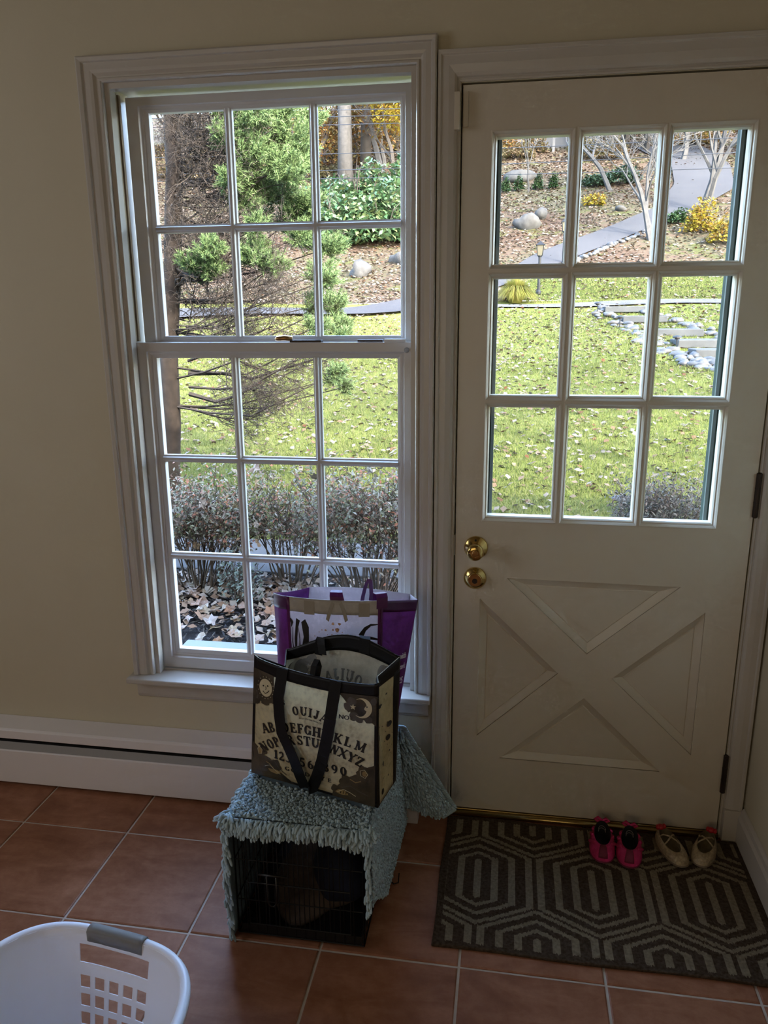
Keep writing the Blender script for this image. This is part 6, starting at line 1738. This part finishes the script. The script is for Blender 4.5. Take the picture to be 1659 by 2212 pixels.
for x, y, rx, rz_, nn, lab in ((-7.6, 33.2, 1.5, 2.1, 2600, 'broad leaved green thicket, lowest left clump'), (-5.7, 33.4, 1.5, 2.3, 2600, 'broad leaved green thicket, lower right clump'), (-7.0, 36.2, 1.8, 2.9, 2600, 'broad leaved green thicket, clump behind the lower ones'), (-5.0, 36.6, 1.7, 3.1, 2400, 'broad leaved green thicket, tallest clump at the right'), (-9.0, 37.5, 1.5, 2.2, 1500, 'broad leaved green thicket, farthest left clump')):
    bush('green_thicket', x, y, rx, rz_, nn, .15, M['rhodo'], lab)
for x, y, lab in ((-.4, 43.6, 'small clipped evergreen, first of the row on the hill'), (.3, 43.9, 'small clipped evergreen, second of the row on the hill'), (1.35, 44, 'small clipped evergreen, third of the row on the hill'), (2.2, 44.1, 'small clipped evergreen, last of the row on the hill')):
    bush('small_evergreen', x, y, .30, .75, 420, .07, M['evergreen'], lab)
bush('creeping_conifer', 4.5, 44.3, .8, .7, 800, .10, M['conifer'], 'low dark conifer, left part beside the driveway top'); bush('creeping_conifer', 5.9, 44.8, 1.0, 1.0, 1000, .10, M['conifer'], 'low dark conifer, larger right part beside the driveway top')
bush('yellow_shrub', 7.9, 33.9, .75, 1.25, 900, .085, M['yellow'], 'yellow leaved shrub at the driveway bend'); bush('yellow_shrub', 8.5, 32.2, .7, 1.0, 700, .085, M['yellow'], 'yellow leaved shrub lower down near the storm door edge')
bush('green_shrub', 7.25, 35.6, .6, .55, 600, .08, M['evergreen'], 'low bright green shrub under the bare trees'); bush('yellow_shrub', 4.0, 39.6, .6, .6, 350, .09, M['yellow'], 'small yellow green shrub above the driveway')
def btree(name, x, y, h, r, mat, label, seed, lean=(0, 0), depth=4, kids=4, leaf=None, nleaf=0, lsize=.2, group=None, sub=0, spread=.55, up=.25, first=.45, trunks=1, crown=None):
    r2 = random.Random(seed); e = prop(empty(name, (x, y, gz(y))), label, 'tree', group); out, tips = [], []
    for t in range(trunks):
        ln = (lean[0] + (r2.uniform(-.35, .35) if trunks > 1 else 0), lean[1] + (r2.uniform(-.3, .3) if trunks > 1 else 0))
        grow(out, tips, (0, 0, -.2), (ln[0], ln[1], 1), h * first * 1.25, r * (1 if t == 0 else .75), depth, spread, up, 6, kids, .68, r2, (.35, 1.0), .012)
    o = wood(out, 5).build('branches', mat, e); o['kind'] = 'stuff'
    if leaf:
        if crown:
            cz_, rx_, rz_ = crown; d_ = R_.normal(0, 1, (nleaf, 3)); d_ /= np.linalg.norm(d_, axis=1)[:, None]
            C = d_ * (R_.uniform(0, 1, (nleaf, 1)) ** .45) * (1 + .25 * np.sin(5 * d_[:, :1] + seed) * np.sin(4 * d_[:, 2:3])) * [rx_, rx_, rz_] + [0, 0, cz_]
        else:
            tp2 = np.array([t[0] for t in tips]); C = tp2[R_.integers(0, len(tp2), nleaf)] + R_.normal(0, lsize * 2.2, (nleaf, 3))
        V, F = leaf_quads(C, lsize, 1.0, .6); o = np_mesh('foliage', V, F, leaf, e); o['kind'] = 'stuff'
    return e
btree('bare_tree', 5.78, 32.9, 8.0, .13, M['greybark'], 'pale bare tree with forked limbs between door panes', 1, (-.10, .1), 4, 4, trunks=2)
btree('bare_tree', 8.74, 37.7, 9.0, .17, M['greybark'], 'pale bare multi trunk tree at the driveway bend', 2, (.1, 0), 4, 4, trunks=3)
btree('bare_tree', 5.2, 43.0, 8.0, .14, M['greybark'], 'pale bare leaning tree above the creeping conifer', 3, (-.35, 0), 4, 3)
btree('bare_tree', .85, 43.6, 5.0, .06, M['greybark'], 'slim young bare tree in the mulch patch on the hill', 4, (.10, 0), 3, 4)
btree('bare_tree', 7.2, 39.8, 8.0, .12, M['greybark'], 'pale bare tree leaning over the driveway', 5, (-.3, .1), 4, 4)
e = prop(empty('tall_tree', (-10.1, 47, gz(47))), 'tall thick grey trunk rising behind the green thicket', 'tree'); MB().tube([(0, 0, -.5), (.05, 0, 4), (0, .1, 9), (-.1, .1, 16), (.1, 0, 24)], [.48, .40, .38, .33, .2], 14).build('trunk', M['greybark'], e, smooth=True)
o_, t_ = [], []
for k in range(14): grow(o_, t_, (0, 0, rnd.uniform(11, 22)), (rnd.uniform(-1, 1), rnd.uniform(-1, 1), .4), 4, .09, 2, .6, .1, 4, 3)
o = wood(o_, 4).build('branches', M['greybark'], e); o['kind'] = 'stuff'
e = prop(empty('tall_tree', (-9.35, 49.8, gz(49.8))), 'second tall trunk just right of the thick grey one', 'tree'); MB().tube([(0, 0, -.5), (.1, 0, 4), (.05, .1, 9), (.3, .1, 16), (.4, 0, 22)], [.38, .32, .30, .26, .15], 12).build('trunk', M['darkbark'], e, smooth=True)
o_, t_ = [], []
for k in range(14): grow(o_, t_, (.2, 0, rnd.uniform(6, 20)), (rnd.uniform(-1, 1), rnd.uniform(-1, 1), .4), 4, .08, 2, .6, .1, 4, 3)
o = wood(o_, 4).build('branches', M['darkbark'], e); o['kind'] = 'stuff'
tp2 = np.array([t[0] for t in t_]); C = tp2[R_.integers(0, len(tp2), 900)] + R_.normal(0, .5, (900, 3)); V, F = leaf_quads(C, .2, 1., .6); o = np_mesh('foliage', V, F, M['yellow'], e); o['kind'] = 'stuff'
for x, y, h, lf, nn, cr_, lab in ((-7.0, 46.5, 8, 'yellow', 2600, (4.9, 2.0, 2.2), 'bright yellow autumn tree right of the tall trunks'), (-12.4, 48, 8, 'orange_l', 1800, (3.6, 1.7, 2.8), 'orange autumn tree left of the tall trunks'), (-10.6, 53, 8, 'orange_l', 1600, (3.0, 2.0, 2.8), 'orange brown autumn tree between the tall trunks'), (-7.8, 54, 8, 'tan_l', 1600, (2.6, 2.2, 2.6), 'tan autumn tree behind the bright yellow one'), (8.6, 55, 8, 'yellow', 1500, (3.0, 2.0, 1.8), 'golden autumn tree behind the bare trees'), (4.8, 55, 7, 'yellow', 1300, (2.6, 1.5, 1.5), 'golden autumn tree beside the white house'), (12.5, 52, 8, 'yellow', 1300, (3.2, 2.0, 2.2), 'golden autumn tree beyond the driveway top')):
    btree('autumn_tree', x, y, h, .14, M['darkbark'], lab, int(x * 10) + 277, (0, 0), 3, 4, M[lf], nn, .115, crown=cr_)
for k in range(64):
    y = 50 + 30 * rnd.random() ** 1.2; x = rnd.uniform(-.60, .34) * (y + 2) if k < 40 else rnd.choice((-1, 1)) * rnd.uniform(.4, 1.1) * (y + 2)
    if -5 < x < 6.5 and y < 66: y += 14
    lf = rnd.choice(['tan_l', 'orange_l', 'yellow', 'tan_l', 'tan_l']); pale = rnd.random() < .4
    btree('hillside_tree', x, y, rnd.uniform(8, 13), rnd.uniform(.14, .26), M['greybark'] if pale else M['darkbark'], {'tan_l': 'tan', 'orange_l': 'orange', 'yellow': 'yellow'}[lf] + ' leaved tree with ' + ('pale' if pale else 'dark') + ' bark in the woods high on the hillside', 300 + k, (rnd.uniform(-.1, .1), 0), 3, 4, M[lf], 1100, .15, 'autumn trees in the woods', crown=(rnd.uniform(2.4, 6), rnd.uniform(1.6, 2.8), rnd.uniform(1.8, 3.4)))
for k in range(46):
    y = 46.5 + 24 * rnd.random(); x = rnd.uniform(-.58, .33) * (y + 2)
    if -5 < x < 6.5 and y < 58 or 7 < x < 13 and y < 56: continue
    lf = rnd.choice(['tan_l', 'tan_l', 'orange_l', 'brush'])
    bush('undergrowth_bush', x, y, rnd.uniform(.9, 1.7), rnd.uniform(.9, 2.2), 620, .13, M[lf], {'tan_l': 'tan', 'orange_l': 'orange', 'brush': 'dull olive'}[lf] + ' undergrowth bush among the hillside trees', 'shrub', 'undergrowth on the wooded hillside')

for k, (x, y) in enumerate(((-3.2, 53), (-1.6, 52.2), (.2, 53.4), (-.6, 55), (5.9, 52), (4.4, 52.8), (1.2, 55.2))):
    bush('undergrowth_bush', x, y, 1.1, 1.5 if k != 2 else .9, 600, .12, M[('tan_l', 'brush', 'tan_l', 'orange_l', 'tan_l', 'brush', 'tan_l')[k]], ['wide tan bush far left below the white house', 'olive bush left of the white house posts', 'low tan bush in front of the white house', 'orange bush close under the white house', 'tan bush right of the white house beside the conifer', 'olive bush below the golden tree by the white house', 'tan bush behind the low one at the white house'][k], 'shrub', 'undergrowth below the white house')
# leafy trees on the side lawn, right of the view, that dapple the grass with shade
for x, y, cz_, rx_, nn, lab in ((5.2, 2.6, 8.0, 2.6, 800, 'tall thinly leaved tree on the side lawn, nearest the house'), (8.6, 5.4, 8.5, 3.0, 1000, 'tall thinly leaved tree on the side lawn, second from the house'), (10.0, 10.6, 8.0, 2.8, 900, 'tall thinly leaved tree on the side lawn, third from the house'), (13.0, 15.5, 9.0, 3.2, 1000, 'tall thinly leaved tree on the side lawn, farthest from the house')):
    btree('side_lawn_tree', x, y, 9, .16, M['darkbark'], lab, int(x * 10) + 400, (0, 0), 3, 4, M['tan_l'], nn, .15, crown=(cz_, rx_, 2.6))
# ---- white house on the hill and the power lines
hs_ = prop(empty('white_house', (.6, 60, gz(60))), 'white house with grey roof far up the hillside', 'house')
MB().box(-4, 4, -3, 3, -1.5, 3.0).build('wall', M['whitehouse'], hs_)
MB().add([(-4.4, -3.5, 2.9), (4.4, -3.5, 2.9), (4.4, 3.5, 2.9), (-4.4, 3.5, 2.9), (-4.4, 0, 5.2), (4.4, 0, 5.2)], [(0, 1, 5, 4), (2, 3, 4, 5), (0, 4, 3), (1, 2, 5), (0, 3, 2, 1)]).build('roof', M['roofing'], hs_)
for xx in (-3, -1.4, .3, 1.9): w_ = MB().box(xx, xx + .9, -3.05, -2.98, .7, 2.1).build('window', M['whitehouse'], hs_); MB().box(xx + .08, xx + .82, -3.07, -3.04, .78, 2.02).build('pane', M['darkpane'], w_)
for xx in (-3.9, -2.0, 0., 2.0, 3.9): MB().box(xx - .09, xx + .09, -4.3, -4.12, -1.5, 2.9).build('porch_post', M['whitehouse'], hs_)
M['cable'] = paint('cable', (0.07, 0.085, 0.11), 0.4, 0.1)
for k, (zl, zr, sag) in enumerate(((10.45, 10.2, .25), (10.18, 9.95, .25), (9.84, 9.7, .25), (8.62, 8.60, .20), (7.93, 8.02, .22), (7.56, 7.42, .12))):
    m_ = MB(); m_.tube([(-30 + 60 * i / 30, 35.0, zl + (zr - zl) * (i / 30 * 60 - 21.5) / 17.5 + sag * ((i - 15) / 15) ** 2 * 3.0 - sag * .4) for i in range(31)], .016, 5)
    o = m_.build('power_line', M['cable'], None)
    prop(o, ['topmost power line crossing above the hillside', 'second power line from the top across the hillside', 'third power line from the top across the hillside', 'fourth power line from the top across the hillside', 'second lowest power line across the hillside', 'lowest dark power line across the hillside'][k], 'power line')

# outdoor colours dimmed to offset the strong sky; plants in shade dimmed less
HILL = {'leaf_litter': .165, 'fallen_leaves': .20, 'asphalt': .16, 'stone_slab': .15, 'boulder_stone': .20, 'grey_bark': .20, 'forest_bark': .18, 'lantern_glass': .2, 'white_clapboard': .13, 'river_stone': .17, 'concrete': .17, 'juniper_bark': .12, 'brown_twigs': .19, 'dry_needles': .19, 'maple_leaf': .48, 'grass_blades': .29, 'juniper_needles': .50, 'black_iron': .3, 'dark_mulch': .75, 'mulch_chips': .75, 'hedge_leaves': .78, 'hedge_stems': .5, 'yellow_leaves': .36, 'orange_leaves': .28, 'thicket_leaves': .34, 'ornamental_grass_blades': .33, 'bed_leaf_litter': .48}
SHADE = {'dark_mulch', 'mulch_chips', 'hedge_leaves', 'hedge_stems', 'sprig_leaves', 'bush_leaves'}
for m in bpy.data.materials:
    if m.name in MATS_BEFORE or not m.use_nodes: continue
    k = 0.53 * HILL.get(m.name, 0.40 if m.name in SHADE else 0.25)
    bs = m.node_tree.nodes.get('Principled BSDF')
    if bs: bs.inputs['Specular IOR Level'].default_value *= 0.25
    for nd in m.node_tree.nodes:
        if nd.type == 'VALTORGB':
            for e in nd.color_ramp.elements:
                c = e.color; e.color = (c[0] * k, c[1] * k, c[2] * k, 1)
